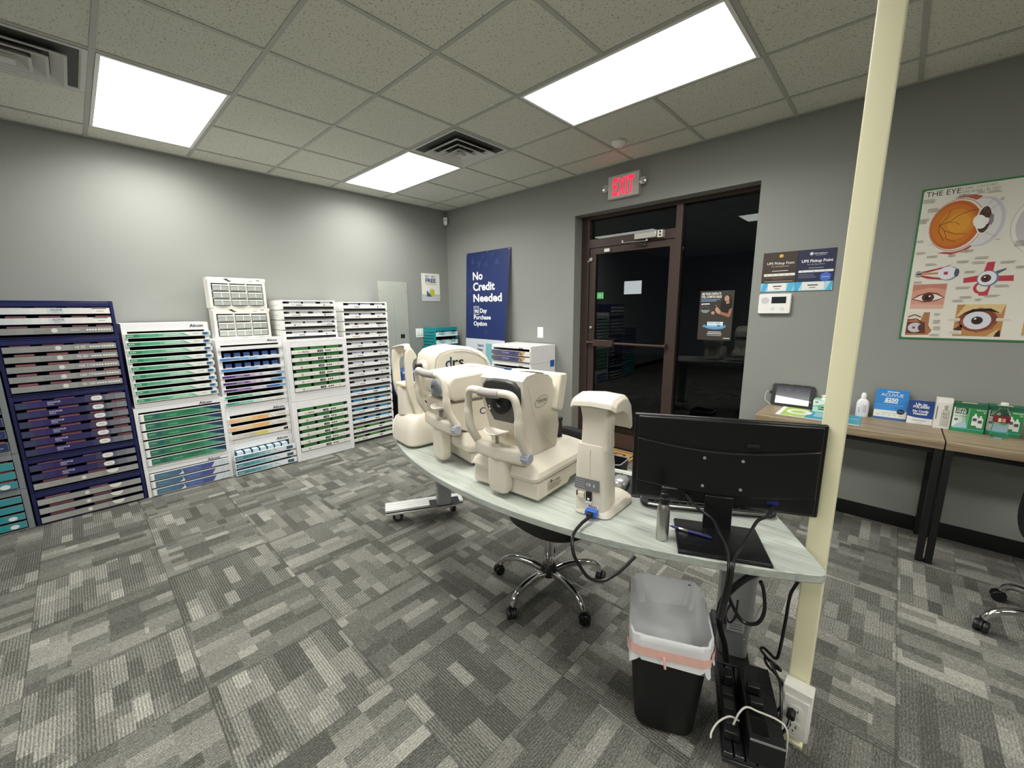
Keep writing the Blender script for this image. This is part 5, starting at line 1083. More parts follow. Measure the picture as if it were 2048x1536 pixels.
bpoly(m, [(.77, .8), (.98, .8), (.98, 1.05), (.77, 1.05)], ink('7fbac2'), .003)
for a, b, c, d in ((.61,.72,.86,.866),): bpoly(m, [(a,c),(b,c),(b,d),(a,d)], ink('8890a6'), .0034)
m.build('banner_sheet', ban, smooth=20)
for x, z in ((.025, 2.165), (.405, 2.17), (.775, 2.168)):
    MB().lathe([(.008, 0), (.007, -.006), (.001, -.008)], STEEL, 10, (x, -.008, z), 'y').build('push_pin', ban)
# exit sign
ex = thing('exit_sign', 'lit red and white exit sign with two lamp heads above the glass door', 'exit sign', (2.497, 0, 2.472), 0)
SG = mat('sign_housing', 'cfcdc6', .4)
m = MB(); m.box(0, .307, -.048, -.0005, 0, .198, SG); m.build('sign_case', ex, bevel=.004)
RED = mat('exit_red', 'ff2848', .5, var=0, emit=2.2, ecol='ff1838')
m = MB()
for x0, ch in ((.05, 'E'), (.107, 'X'), (.178, 'I'), (.205, 'T')):
    wv = {'E': .048, 'X': .062, 'I': .018, 'T': .056}[ch]; m.text(ch, x0, .028, .145, -.0486, RED, 'L', fit=wv, bold=.035)
m.build('exit_letters', ex, smooth=0)
LAMPC = mat('lamp_head', 'c9c7bf', .3); REFL = mat('lamp_reflector', 'd9d9d6', .15, .7)
for x in (-.034, .34):
    m = MB(); m.lathe([(.012, .0), (.03, -.014), (.032, -.03)], LAMPC, 20, (x, -.012, .105), 'y'); m.tube([(x, -.02, .105), (.0 if x < 0 else .307, -.02, .105)], .008, LAMPC, 8); lh = m.build('lamp_head', ex)
    m = MB(); m.lathe([(.029, -.0305), (.02, -.0335), (.001, -.035)], REFL, 18, (x, -.012, .105), 'y'); m.build('reflector', lh)
# leaflets, alarm keypad
def upsA(mb, y):
    cr_ = ink('f1efe6'); mb.rect(0, .217, 0, .062, y, ink('8fd0ea')); mb.poly([(0,.0),(.03,0),(.05,.062),(.02,.062)], y-.0004, ink('4fb2de')); mb.poly([(.165,0),(.195,0),(.217,.05),(.217,.062),(.18,.062)], y-.0004, ink('5cbbe2'))
    mb.rect(.047, .165, .006, .058, y-.0008, ink('f4f3ec')); mb.rect(.08, .135, .034, .042, y-.0012, ink('4a4a48')); mb.rect(.09, .125, .018, .023, y-.0012, ink('5a6a80'))
    mb.disc(.115, .255, .014, y, ink('c9912e'), 14); mb.poly([(.104,.262),(.126,.262),(.126,.251),(.104,.248)], y-.0004, ink('f0c664'))
    mb.text('UPS Pickup Point', .114, .196, .018, y, cr_, 'C', fit=.172, bold=.012); mb.text('for Lab Specimens', .114, .178, .01, y, ink('d8d4c8'), 'C', fit=.11, bold=0)
    mb.rect(.065, .165, .147, .151, y, cr_); mb.rect(.014, .21, .112, .13, y, cr_); 
    for k in range(5): mb.rect(.028+.036*k, .042+.036*k, .119, .122, y-.0004, ink('8a8478'))
    mb.rect(.02, .2, .1, .103, y, ink('7a6c60')); mb.rect(.07, .14, .091, .094, y, ink('7a6c60')); mb.rect(.02, .2, .072, .076, y, ink('b5a89c'))
def upsB(mb, y):
    cr_ = ink('eff0f2'); mb.rect(0, .217, 0, .062, y, ink('b6e2f2')); mb.poly([(0,.0),(.02,0),(.042,.062),(0,.062)], y-.0004, ink('4fb2de')); mb.poly([(.18,0),(.212,0),(.217,.062),(.205,.062)], y-.0004, ink('5cbbe2'))
    mb.rect(.042, .17, .006, .058, y-.0008, ink('f4f3ec')); mb.rect(.075, .135, .034, .042, y-.0012, ink('4a4a48')); mb.rect(.085, .122, .018, .023, y-.0012, ink('5a6a80'))
    mb.disc(.078, .254, .011, y, ink('d9dbe2'), 12); mb.text('UPS Healthcare', .092, .25, .009, y, cr_, 'L', fit=.075); mb.rect(.1, .162, .241, .244, y, ink('b9bcc8'))
    mb.text('UPS Pickup Point', .114, .196, .019, y, cr_, 'C', fit=.18, bold=.03); mb.text('for Lab Specimens', .11, .177, .01, y, ink('b9bcc8'), 'C', fit=.1, bold=0)
    mb.rect(.07, .155, .155, .158, y, ink('c9ccd6')); mb.rect(.012, .212, .127, .142, y, ink('f4f2ea'))
    for k in range(3): mb.rect(.03+.066*k, .042+.066*k, .132, .135, y-.0004, ink('8a8a90'))
    for k in range(3): mb.rect(.014, .1+.01*k, .112-.011*k, .116-.011*k, y, ink('7c7f94'))
    mb.poly([(.172+.034*math.sin(q), .092+.034*math.cos(q)) for q in [2*PI*k/6 for k in range(6)]], y-.001, ink('4a6fcf')); mb.rect(.15, .192, .089, .093, y-.0014, ink('c9d6f2'))
for nm, x, cl, art, lab in (('leaflet', 3.822, '40342c', upsA, 'brown pickup point leaflet on the wall right of the glass door'), ('leaflet', 4.0405, '262b4c', upsB, 'navy pickup point leaflet beside the brown one right of the door')):
    mb = MB().box(0, .217, -.006, -.0005, 0, .283, ink(cl)); art(mb, -.0066); tag(mb.build(nm, smooth=0, loc=(x, 0, 1.584)), lab, 'leaflet')
kp = thing('alarm_keypad', 'white alarm keypad with dark screen below the brown leaflet', 'keypad', (3.822, 0, 1.421))
m = MB(); m.loft([ring_xz(rrect(.104, .073, .012, 5, .104, .073), -.0005), ring_xz(rrect(.104, .073, .012, 5, .104, .073), -.024), ring_xz(rrect(.1, .069, .01, 5, .104, .073), -.029)], WHITE); m.build('keypad_case', kp)
m = MB(); m.disc(.043, .098, .027, -.0295, ink('d6d2d4'), 22, .024); m.build('speaker_grille', kp, smooth=0)
m = MB(); m.rect(.085, .178, .076, .124, -.0296, mat('keypad_screen', '26292f', .2)); m.build('display', kp, smooth=0)
for x in (.098, .158):
    m = MB(); m.disc(x, .035, .011, -.0294, ink('9c9a98'), 16); m.disc(x, .035, .0095, -.0297, ink('f0f0ee'), 16); m.rect(x-.001, x+.001, .032, .038, -.03, ink('8a8886')); m.build('button', kp, smooth=0)
# ================================================================ WOODEN TABLES ON THE RIGHT AND WHAT STANDS ON THEM
OAK = grain('taupe_wood_laminate', ['6a5b44', '887760', '9f8f74', 'b0a188'], 2.2, 70, .45, .5)
BLEG = mat('black_table_steel', '0d0d0e', .45, var=.1)
def worktable(label, x0, x1, legs):
    t = thing('work_table', label, 'table', (x0, 0, 0), 0, 'wood topped black tables on the right')
    w_ = x1-x0; o = MB().box(0, w_, -.448, -.004, .687, .735, OAK).build('tabletop', t, bevel=.003)
    m = MB(); m.box(.02, w_-.02, -.42, -.4, .655, .6865, BLEG).box(.02, w_-.02, -.05, -.03, .655, .6865, BLEG); m.box(.02, .04, -.4, -.05, .655, .6865, BLEG).box(w_-.04, w_-.02, -.4, -.05, .655, .6865, BLEG); m.build('apron', t, smooth=0)
    for a in legs:
        for y0 in (-.445, -.058):
            MB().box(a, a+.031, y0, y0+.042, 0, .6868, BLEG).build('leg', t, bevel=.002)
worktable('left wood topped table on black legs by the glass door', 3.963, 4.885, (.01, .889))
worktable('right wood topped table on black legs running out of the photo', 4.891, 6.2, (.001, 1.25))
ZD = .735
# tablet leaning on the wall
tb = thing('tablet', 'black cased tablet leaning on the wall at the left end of the wood table', 'tablet', (4.108, -.062, ZD+.001), 0)
tb.rotation_euler.x = -.27
m = MB(); pts = rrect(.134, .083, .018, 5, 0, .084); m.loft([ring_xz(pts, 0), ring_xz(pts, .012)], BLACK)
for x in (-.06, .02, .08): m.box(x-.025, x+.025, .001, .011, .1665, .169, BLACK)
m.build('tablet_case', tb, bevel=.002)
SCRN = mat('tablet_glass', '3a3c48', .12, var=.1, scale=12)
m = MB(); m.rect(-.105, .105, .02, .15, -.0006, SCRN); m.poly([(-.105, .02), (.105, .02), (.105, .058), (-.105, .075)], -.001, mat('tablet_lit_page', 'f6f6f4', .4, emit=.55, ecol='f6f6f6'))
for x, z in ((-.03, .125), (.03, .12), (-.05, .105)): m.rect(x-.012, x+.012, z, z+.004, -.001, ink('6b6d78'))
m.disc(.118, .085, .004, -.0006, ink('4a4a4c'), 10); m.disc(.115, .05, .003, -.0006, ink('e8e8e8'), 8); m.build('screen', tb, smooth=0)
m = MB(); m.box(-.15, -.1345, .002, .011, .085, .108, BLACK); m.build('cable_plug', tb, bevel=.002)
wire('charging_cable', 'white charging cable looping beside the black tablet', [(3.956, -.04, ZD+.1), (3.945, -.042, ZD+.1), (3.936, -.045, ZD+.07), (3.94, -.05, ZD+.03), (3.975, -.055, ZD+.004), (3.99, -.05, ZD+.003)], .002, MATS['white_cable'])
def bx(name, label, cat, x, y, w_, d, h, m_, art, rz=0, group=None, z=ZD+.0005):
    t = MB().box(-w_/2, w_/2, 0, d, 0, h, m_); art(t, w_, h, -.0006); return tag(t.build(name, smooth=0, loc=(x, y, z), rz=rz), label, cat, group)
def kim(t, w, h, y):
    t.rect(-w/2, w/2, 0, h, y, ink('bfe6cf')); t.poly([(-w/2, h*.55), (w/2, h*.95), (w/2, h), (-w/2, h)], y-.0004, ink('e6f1ea')); t.poly([(-w/2, h*.5), (w*.1, h*.75), (w*.1, h*.62), (-w/2, h*.4)], y-.0006, ink('7fc79c'))
    t.text('KIMTECH', -w*.28, h*.36, h*.16, y-.001, ink('2c4a3c'), fit=w*.55); t.rect(-w*.28, w*.3, h*.22, h*.3, y-.001, ink('22332b')); t.rect(-w*.42, -w*.3, h*.8, h*.87, y-.001, ink('2c4a3c'))
tw = bx('tissue_box', 'pale green box of wipes between the tablet and the cream pole', 'box', 4.318, -.115, .145, .1, .085, mat('wipes_green', 'a9d8be', .5), kim)
m = MB(); n = 14; m.loft([[(.0+(.035+.006*math.sin(3*q))*math.cos(q)*s, .05+.022*math.sin(q)*s, z) for q in [2*PI*i/n for i in range(n)]] for z, s in ((.0852, 1), (.1, .8), (.112, 1.05), (.118, .5))], mat('tissue', 'f2f2f0', .8)); m.build('tissue', tw)
def flyer(t):
    t.rect
m = MB(); m.box(-.225, .225, -.15, .15, 0, .0012, mat('flyer_teal', '3f94ac', .5))
def fr(x0, x1, y0, y1, c, z=.0016): m.add([(x0,y0,z),(x1,y0,z),(x1,y1,z),(x0,y1,z)], [(0,1,2,3)], ink(c))
fr(-.225, .225, -.15, -.135, 'f2f2ee'); fr(-.225, -.06, -.135, .15, 'a9c95a'); fr(-.225, -.2, -.135, .15, 'eef0e8', .002)
n = 20; m.add([(-.11+.075*math.cos(q), .02+.085*math.sin(q), .0021) for q in [2*PI*i/n for i in range(n)]], [tuple(range(n))], ink('eef2ea')); m.add([(-.115+.045*math.cos(q), .02+.05*math.sin(q), .0025) for q in [2*PI*i/n for i in range(n)]], [tuple(range(n))], ink('b5cf6a'))
for k in range(4): fr(-.02, .1-.012*k, .06-.035*k, .075-.035*k, 'd6ecf0', .002)
fr(.12, .21, .02, .03, 'bfe0e8', .002)
tag(m.build('flyer', smooth=0, loc=(4.292, -.225, ZD+.0005), rz=0), 'teal and lime printed flyer lying flat on the wood table', 'flyer')
bt = thing('lotion_bottle', 'small white plastic bottle with flip cap right of the cream pole', 'bottle', (4.51, -.06, ZD+.0005), .1)
m = MB(); m.loft([ring_xy(rrect(a, b, min(a, b)*.9, 6), z) for z, a, b in ((0, .03, .019), (.004, .033, .021), (.09, .033, .021), (.108, .028, .019), (.12, .016, .014), (.123, .013, .013))], mat('bottle_white', 'f0eef0', .35)); m.rect(-.006, .022, .03, .085, -.0216, ink('dcdbe0')); 
for k in range(5): m.rect(.004, .02, .036+.009*k, .039+.009*k, -.022, ink('8d8f98'))
for k in range(3): m.rect(-.022, -.014, .034+.012*k, .038+.012*k, -.022, ink('5a5c66'))
m.build('bottle_body', bt)
MB().lathe([(.0135, .123), (.0145, .126), (.0145, .142), (.012, .156), (.008, .162), (.001, .163)], WHITE, 20).build('flip_cap', bt)
def stand_card(label, x, y, w_, h, base, art, name='counter_sign', tilt=-.12):
    t = thing(name, label, 'sign', (x, y, ZD+.001), .02)
    t.rotation_euler.x = tilt
    m = MB().box(-w_/2, w_/2, 0, .002, 0, h, base); art(m, w_, h, -.0006); m.build('printed_card', t, smooth=0)
    ac = mat('clear_acrylic', 'dfe6e8', .08, trans=.9, var=0)
    m = MB().box(-w_/2-.003, w_/2+.003, .0025, .0045, .0, h+.004, ac); m.build('acrylic_holder', t, smooth=0)
    return t
def acu(t, w, h, y):
    x0 = -w/2; W_ = ink('eef4f8'); t.rect(x0, w/2, h*.3, h, y, ink('2f86d0')); t.rect(x0, w/2, h*.07, h*.3, y, ink('e6e9e4')); t.rect(x0, w/2, 0, h*.07, y, ink('3f6aa6'))
    t.rect(x0, w/2, h*.3, h*.36, y-.0003, ink('3d93d8')); t.rect(-w*.16, w*.2, h*.9, h*.935, y-.0006, ink('cfe2f2')); t.text('ACUVUE', 0, h*.77, h*.1, y-.0006, W_, 'C', fit=w*.68, bold=.0)
    t.text('$250', 0, h*.61, h*.11, y-.0006, W_, 'C', fit=w*.4, bold=.04); t.rect(-w*.22, w*.2, h*.555, h*.585, y-.0006, W_); t.rect(-w*.46, w*.38, h*.475, h*.49, y-.0006, ink('7fb4e0')); t.rect(-w*.46, w*.12, h*.4, h*.412, y-.0006, ink('7fb4e0'))
    t.disc(w*.32, h*.29, w*.12, y-.001, ink('1a2140'), 20, h*.085); t.rect(w*.24, w*.4, h*.285, h*.3, y-.0014, ink('aab4cc')); t.rect(-w*.24, w*.28, h*.21, h*.225, y-.0006, ink('a5aaa8'))
    for k in range(5): t.rect(-w*.4+w*.17*k, -w*.3+w*.17*k, h*.14, h*.16, y-.0006, ink('b5bab2'))
stand_card('bright blue counter sign with white price lettering, left of the navy one', 4.648, -.055, .158, .198, mat('card_white', 'ecece8', .5), acu)
def up5(t, w, h, y):
    W_ = ink('eef1f6'); t.rect(-w/2, w/2, h*.26, h*.97, y, ink('1c3f86')); t.rect(-w/2, w/2, h*.26, h*.52, y-.0003, ink('24468e')); t.rect(-w/2, w/2, 0, h*.26, y, ink('e6e7e6')); t.poly([(-w/2, h*.32), (-w*.2, h*.27), (w/2, h*.25), (w/2, h*.2), (-w/2, h*.22)], y-.0005, ink('e6e7e6'))
    t.text('Up to', 0, h*.8, h*.1, y-.0008, W_, 'C', fit=w*.45, bold=.035); t.text('$5,000', 0, h*.68, h*.11, y-.0008, W_, 'C', fit=w*.64, bold=.035); t.text('No Credit', 0, h*.51, h*.09, y-.0008, W_, 'C', fit=w*.62, bold=.035); t.text('Needed!', 0, h*.4, h*.09, y-.0008, W_, 'C', fit=w*.54, bold=.035)
    t.rect(-w*.3, w*.28, h*.14, h*.165, y-.0008, ink('8f959c')); t.rect(-w*.14, w*.14, h*.05, h*.065, y-.0008, ink('b5babd'))
stand_card('navy counter sign reading up to 5,000 no credit needed', 4.788, -.075, .115, .148, mat('card_navy', '1c3f86', .5), up5)
def bio(t, w, h, y):
    t.rect(-w/2, w/2, 0, h, y, ink('e3e1da')); t.rect(-w/2, w/2, h*.86, h, y-.0003, ink('efeee8')); q = ink('a5a69c'); g = ink('cdccc2')
    t.poly([(-w*.1, h*.08), (w*.36, h*.08), (w*.36, h*.55), (w*.28, h*.64), (-.02*w, h*.64), (-w*.1, h*.55)], y-.0006, q); t.poly([(-w*.07, h*.095), (w*.33, h*.095), (w*.33, h*.54), (w*.26, h*.62), (0, h*.62), (-w*.07, h*.54)], y-.0009, g)
    t.rect(w*.04, w*.22, h*.64, h*.7, y-.0006, q); t.disc(w*.13, h*.74, w*.12, y-.0006, q, 14, h*.05)
    for k, s in enumerate(('BIO', 'TRUE')): t.text(s, w*.13, h*.46-h*.12*k, h*.08, y-.0012, ink('7d7e74'), 'C', fit=w*.28)
    for k in range(5): t.rect(-w*.0, w*.26, h*(.13+.035*k), h*(.14+.035*k), y-.0012, ink('9a9b92'))
    t.rect(-w*.42, -w*.36, h*.3, h*.75, y-.0006, ink('6b6c66'))
bx('solution_box', 'white contact lens solution box with a bottle outline, left of the green boxes', 'box', 4.882, -.115, .07, .07, .182, mat('carton_white', 'e6e4dc', .5), bio)
def opti(t, w, h, y):
    x0, x1 = -w/2, w/2; t.rect(x0, x1, 0, h*.86, y, ink('2f8f4a')); strips(t, x0+w*.02, x0+w*.5, h*.16, h*.84, y-.0003, ['e6eae4','dfe6e0','cfdcd4','a9cdb4','6fb487']); t.rect(x0, x1, h*.86, h, y, ink('22604a'))
    t.poly([(x0+w*.02, h*.12), (x0+w*.5, h*.12), (x0+w*.42, h*.4), (x0+w*.2, h*.3)], y-.0005, ink('a9cbd6')); t.rect(x0, x1, 0, h*.12, y-.0005, ink('2a9560')); t.rect(x0+w*.2, x1, h*.1, h*.14, y-.0007, ink('4aa9b8'))
    t.rect(x0+w*.07, x0+w*.45, h*.63, h*.84, y-.0009, ink('1d4d36')); t.text('OPTI-', x0+w*.1, h*.745, h*.075, y-.0013, ink('e6efe6'), fit=w*.3); t.text('FREE', x0+w*.1, h*.655, h*.075, y-.0013, ink('e6efe6'), fit=w*.3)
    t.text('PureMoist', x0+w*.07, h*.52, h*.06, y-.0009, ink('6d7470'), fit=w*.38, bold=0); t.disc(x0+w*.13, h*.42, w*.06, y-.0009, ink('585e5c'), 14); t.disc(x0+w*.13, h*.42, w*.02, y-.0013, ink('c9cfca'), 8)
    for a, z in ((.6, .26), (.76, .2)):
        t.poly([(x0+w*a, h*z), (x0+w*(a+.17), h*z), (x0+w*(a+.17), h*(z+.3)), (x0+w*(a+.12), h*(z+.36)), (x0+w*(a+.05), h*(z+.36)), (x0+w*a, h*(z+.3))], y-.0009-(a-.6)*.003, ink('eef0ee')); t.rect(x0+w*(a+.055), x0+w*(a+.115), h*(z+.36), h*(z+.42), y-.0009-(a-.6)*.003, ink('e2efe2')); t.rect(x0+w*(a+.02), x0+w*(a+.14), h*(z+.16), h*(z+.26), y-.0018, ink('55605a'))
    t.text('TWIN PACK', x1-w*.02, h*.78, h*.045, y-.0009, ink('eef0ee'), 'R', fit=w*.3); t.text('2x', x1-w*.02, h*.71, h*.045, y-.0009, ink('eef0ee'), 'R')
    t.add([(x0+w*.25, .012, h+.0004), (x1-w*.3, .012, h+.0004), (x1-w*.3, .05, h+.0004), (x0+w*.25, .05, h+.0004)], [(0,1,2,3)], ink('c9bf8c'))
GRB = mat('carton_green', '22664a', .5)
bx('solution_box', 'green twin pack solution box next to the white one', 'box', 4.986, -.128, .132, .075, .17, GRB, opti, 0, 'green twin pack boxes')
bx('solution_box', 'green twin pack solution box behind the clear water bottle', 'box', 5.124, -.1, .132, .075, .17, GRB, opti, 0, 'green twin pack boxes')
wbt = thing('water_bottle', 'clear plastic water bottle with dark red label in front of green box', 'bottle', (5.103, -.168, ZD+.0005))
PET = mat('clear_bottle', 'f2f6f6', .03, trans=1.0, var=0); PET.node_tree.nodes['Principled BSDF'].inputs['IOR'].default_value = 1.2
pr = [(.012, .004), (.026, .0), (.031, .005)]
for k in range(5): pr += [(.0315, .012+.014*k), (.029, .019+.014*k)]
pr += [(.0315, .085), (.0315, .125), (.03, .14), (.02, .165), (.013, .178), (.0125, .192)]
m = MB(); m.lathe(pr, PET, 28); m.build('bottle_body', wbt, smooth=60)
m = MB(); m.lathe([(.032, .092), (.0322, .094), (.0322, .121), (.032, .123)], mat('label_red', '7a2026', .5), 28)
vs = []; 
for a0, a1, c in ((-2.05, -1.7, 'd8cf9a'), (-1.6, -1.2, 'c98f90')):
    ks = [a0+(a1-a0)*i/5 for i in range(6)]; m.add([(.0326*math.cos(q), .0326*math.sin(q), .097) for q in ks]+[(.0326*math.cos(q), .0326*math.sin(q), .118) for q in ks], [(i, i+1, i+7, i+6) for i in range(5)], ink(c))
m.build('label_band', wbt)
MB().lathe([(.0145, .186), (.015, .188), (.015, .2), (.013, .202), (.001, .202)], WHITE, 20).build('cap', wbt)
pl_ = thing('plant_pot', 'dark pot with grey green leaves cut by the right edge', 'plant', (5.305, -.13, ZD+.0005))
MB().lathe([(.03, 0), (.042, .07), (.045, .075), (.04, .075), (.036, .06)], mat('dark_pot', '2a2c2a', .6), 20).build('pot', pl_)
m = MB(); rr = random.Random(5)
for k in range(46):
    a = rr.uniform(0, 6.28); r = rr.uniform(.0, .05); z = .07+rr.uniform(0, .05); b_ = rr.uniform(.02, .04); dx, dy = math.cos(a), math.sin(a)
    c = Vector((r*dx, r*dy, z)); tip = c+Vector((dx*b_*.7, dy*b_*.7, b_*.5)); sd = Vector((-dy, dx, 0))*.008; m.add([tuple(c), tuple((c+tip)/2+sd), tuple(tip), tuple((c+tip)/2-sd)], [(0,1,2,3)], mat('grey_green_leaf', '5c6a56', .6))
tag(m.build('leaves', pl_, smooth=0))
# ---------------------------------------------------------------- eye anatomy chart
ey = thing('eye_chart_poster', 'large laminated anatomical eye chart with green border on the right wall area', 'poster', (4.634, 0, 1.264))
PW, PH = 1.16, .896
m = MB(); m.box(0, PW, -.005, -.0005, 0, PH, mat('poster_green', '2f7a4a', .4)); m.build('laminate_board', ey, smooth=0)
m = MB(); y = -.0056
def X_(v): return v-4.634
def Z_(v): return v-1.264
m.poly([(p[0]+PW/2, p[1]+PH/2) for p in rrect(PW/2-.009, PH/2-.01, .012)], y, mat('poster_cream', 'e2ded2', .45, var=.03, scale=5))
def el(cx, cz, rx, rz, c, d, n=32, rot=0):
    m.poly([(X_(cx)+rx*math.cos(q)*math.cos(rot)-rz*math.sin(q)*math.sin(rot), Z_(cz)+rx*math.cos(q)*math.sin(rot)+rz*math.sin(q)*math.cos(rot)) for q in [2*PI*i/n for i in range(n)]], y-d, ink(c))
def pg(pts, c, d): m.poly([(X_(a), Z_(b)) for a, b in pts], y-d, ink(c))
def ln(pts, w_, c, d): m.line([(X_(a), Z_(b)) for a, b in pts], w_, y-d, ink(c))
TX = ink('2d2b28'); T2_ = ink('76726a')
m.text('THE EYE', X_(4.654), Z_(2.113), .03, y-.0004, TX, fit=.143, bold=.0)
m.text("L'OEIL   L'OCCHIO", X_(4.802), Z_(2.13), .0125, y-.0004, T2_, fit=.13, bold=0); m.text('DAS AUGE - EL OJO', X_(4.802), Z_(2.11), .0125, y-.0004, T2_, fit=.145, bold=0)
# sectioned eyeball
pg([(4.775, 2.086), (4.81, 2.098), (4.86, 2.094), (4.888, 2.08), (4.868, 2.062), (4.83, 2.078)], 'b3544a', .0004); pg([(4.74, 1.782), (4.8, 1.768), (4.86, 1.788), (4.888, 1.818), (4.85, 1.812), (4.79, 1.79)], 'b3544a', .0004)
el(4.9, 1.94, .088, .135, 'c9c5cc', .0006); el(4.885, 1.94, .088, .128, 'dedbda', .0008); el(4.8, 1.935, .116, .152, 'eeeae2', .001); el(4.8, 1.935, .112, .147, 'a8794e', .0012); el(4.8, 1.935, .109, .143, 'eae4da', .0014)
el(4.795, 1.935, .103, .136, 'c2611f', .0016); el(4.79, 1.935, .09, .118, 'cc7420', .0018); el(4.8, 1.94, .07, .085, 'd68a26', .002); el(4.81, 1.945, .045, .055, 'dd9a30', .0022)
el(4.908, 1.95, .032, .078, 'eee9e4', .0018); el(4.908, 1.95, .026, .072, '4a2f2a', .002); el(4.893, 1.94, .026, .04, 'f0eeea', .0024, 20, .3); pg([(4.9, 1.965), (4.93, 1.955), (4.925, 1.925), (4.905, 1.92)], 'eeeae6', .0026); el(4.935, 1.948, .008, .03, '8a8084', .0026)
ln([(4.732, 1.944), (4.77, 1.955), (4.8, 1.985), (4.84, 2.005), (4.88, 2.012)], .0028, '6b3210', .0026); ln([(4.732, 1.944), (4.76, 1.985), (4.77, 2.02)], .0022, '6b3210', .0026); ln([(4.732, 1.944), (4.755, 1.91), (4.8, 1.885), (4.85, 1.88)], .0024, '6b3210', .0026); ln([(4.732, 1.944), (4.735, 1.9), (4.76, 1.85)], .0022, '6b3210', .0026); ln([(4.77, 1.955), (4.8, 1.95), (4.815, 1.935)], .002, '6b3210', .0026); ln([(4.755, 1.91), (4.77, 1.86), (4.81, 1.84)], .002, '6b3210', .0026)
for a, b, c_, d_ in ((4.955, 2.03, 4.91, 1.99), (4.935, 2.07, 4.9, 2.0), (4.965, 1.85, 4.92, 1.88), (4.7, 2.03, 4.73, 2.03), (4.7, 1.83, 4.73, 1.84), (4.86, 1.77, 4.87, 1.8)): ln([(a, b), (c_, d_)], .0012, '8a867e', .0028)
# second eyeball, cut by the frame
el(5.14, 1.9, .128, .165, 'a9a5a0', .0004); el(5.14, 1.9, .126, .163, 'e6e2da', .0006); el(5.14, 1.9, .11, .143, 'c9bfc4', .0008); el(5.15, 1.9, .09, .118, 'b9a9b4', .001); el(5.18, 1.9, .04, .05, '8a6f6a', .0012)
# side view with muscles
pg([(4.665, 1.668), (4.7, 1.678), (4.79, 1.702), (4.815, 1.714), (4.79, 1.694), (4.7, 1.664)], 'a8404a', .0004); pg([(4.668, 1.655), (4.72, 1.632), (4.81, 1.619), (4.83, 1.626), (4.74, 1.642), (4.69, 1.656)], 'a8404a', .0004)
pg([(4.67, 1.668), (4.78, 1.672), (4.78, 1.655), (4.67, 1.656)], 'd9c2a8', .0006); ln([(4.67, 1.662), (4.77, 1.664)], .006, 'b06a3a', .0008); el(4.676, 1.662, .014, .02, '9a9aa2', .0008, 16)
el(4.803, 1.66, .041, .041, '7f8aa0', .001); el(4.799, 1.662, .038, .038, 'e2e4ea', .0012); pg([(4.785, 1.653), (4.802, 1.653), (4.802, 1.67), (4.785, 1.67)], 'b03a48', .0014); el(4.838, 1.662, .01, .024, '4a5468', .0014, 18)
# front view with four muscles
pg([(4.93, 1.622), (4.925, 1.605), (4.872, 1.6), (4.87, 1.628), (4.925, 1.64)], 'bf3a48', .0004); pg([(4.995, 1.634), (5.06, 1.634), (5.063, 1.602), (4.998, 1.605)], 'bf3a48', .0004); pg([(4.945, 1.66), (4.952, 1.712), (4.982, 1.714), (4.98, 1.66)], 'bf3a48', .0004); pg([(4.95, 1.58), (4.94, 1.526), (4.976, 1.522), (4.982, 1.58)], 'bf3a48', .0004)
el(4.945, 1.57, .03, .035, 'bf3a48', .0003, 18); el(4.95, 1.572, .022, .026, 'e2ded2', .0005, 18); pg([(5.0, 1.645), (5.03, 1.668), (5.026, 1.675), (4.99, 1.66)], '5a6474', .0004)
el(4.965, 1.621, .042, .045, '6f7f98', .0008); el(4.962, 1.623, .036, .04, 'e6e8ee', .001); el(4.958, 1.622, .02, .022, '5a2f28', .0012, 20); el(4.957, 1.623, .009, .01, '17100e', .0014, 14); el(4.953, 1.629, .004, .004, 'ffffff', .0016, 8)
# pictures
def picture(x0, x1, z0, z1, c): pg([(x0, z0), (x1, z0), (x1, z1), (x0, z1)], c, .0004)
picture(4.662, 4.808, 1.452, 1.6, 'd39a86'); pg([(4.662, 1.56), (4.74, 1.58), (4.808, 1.565), (4.808, 1.6), (4.662, 1.6)], 'c07f6c', .0006); pg([(4.664, 1.51), (4.69, 1.535), (4.735, 1.552), (4.775, 1.545), (4.806, 1.518), (4.77, 1.497), (4.72, 1.49)], '7a3f36', .0008); pg([(4.672, 1.512), (4.7, 1.532), (4.735, 1.543), (4.77, 1.537), (4.8, 1.518), (4.765, 1.502), (4.72, 1.497)], 'ece2dc', .001); el(4.735, 1.52, .027, .027, '5f2f22', .0012, 22); el(4.735, 1.52, .016, .016, '2a1512', .0014, 18); el(4.742, 1.527, .005, .005, 'f2f0ee', .0016, 8); pg([(4.662, 1.452), (4.808, 1.452), (4.808, 1.475), (4.662, 1.48)], 'dcae9c', .0006)
pg([(4.66, 1.287), (4.762, 1.292), (4.776, 1.318), (4.758, 1.35), (4.756, 1.43), (4.66, 1.43)], 'a8744e', .0004); pg([(4.66, 1.39), (4.72, 1.38), (4.73, 1.43), (4.66, 1.43)], 'e2d6c4', .0006); ln([(4.66, 1.4), (4.69, 1.415), (4.72, 1.4)], .006, '3a2218', .0008); ln([(4.66, 1.38), (4.7, 1.39), (4.725, 1.37)], .006, '4a2a1e', .0008); pg([(4.66, 1.3), (4.75, 1.3), (4.74, 1.37), (4.66, 1.37)], '6b3226', .0007); el(4.7, 1.336, .033, .03, 'c9c9d0', .001, 22); el(4.725, 1.336, .012, .02, '4a3a38', .0012, 16); pg([(4.688, 1.328), (4.7, 1.328), (4.7, 1.342), (4.688, 1.342)], 'a8404a', .0012)
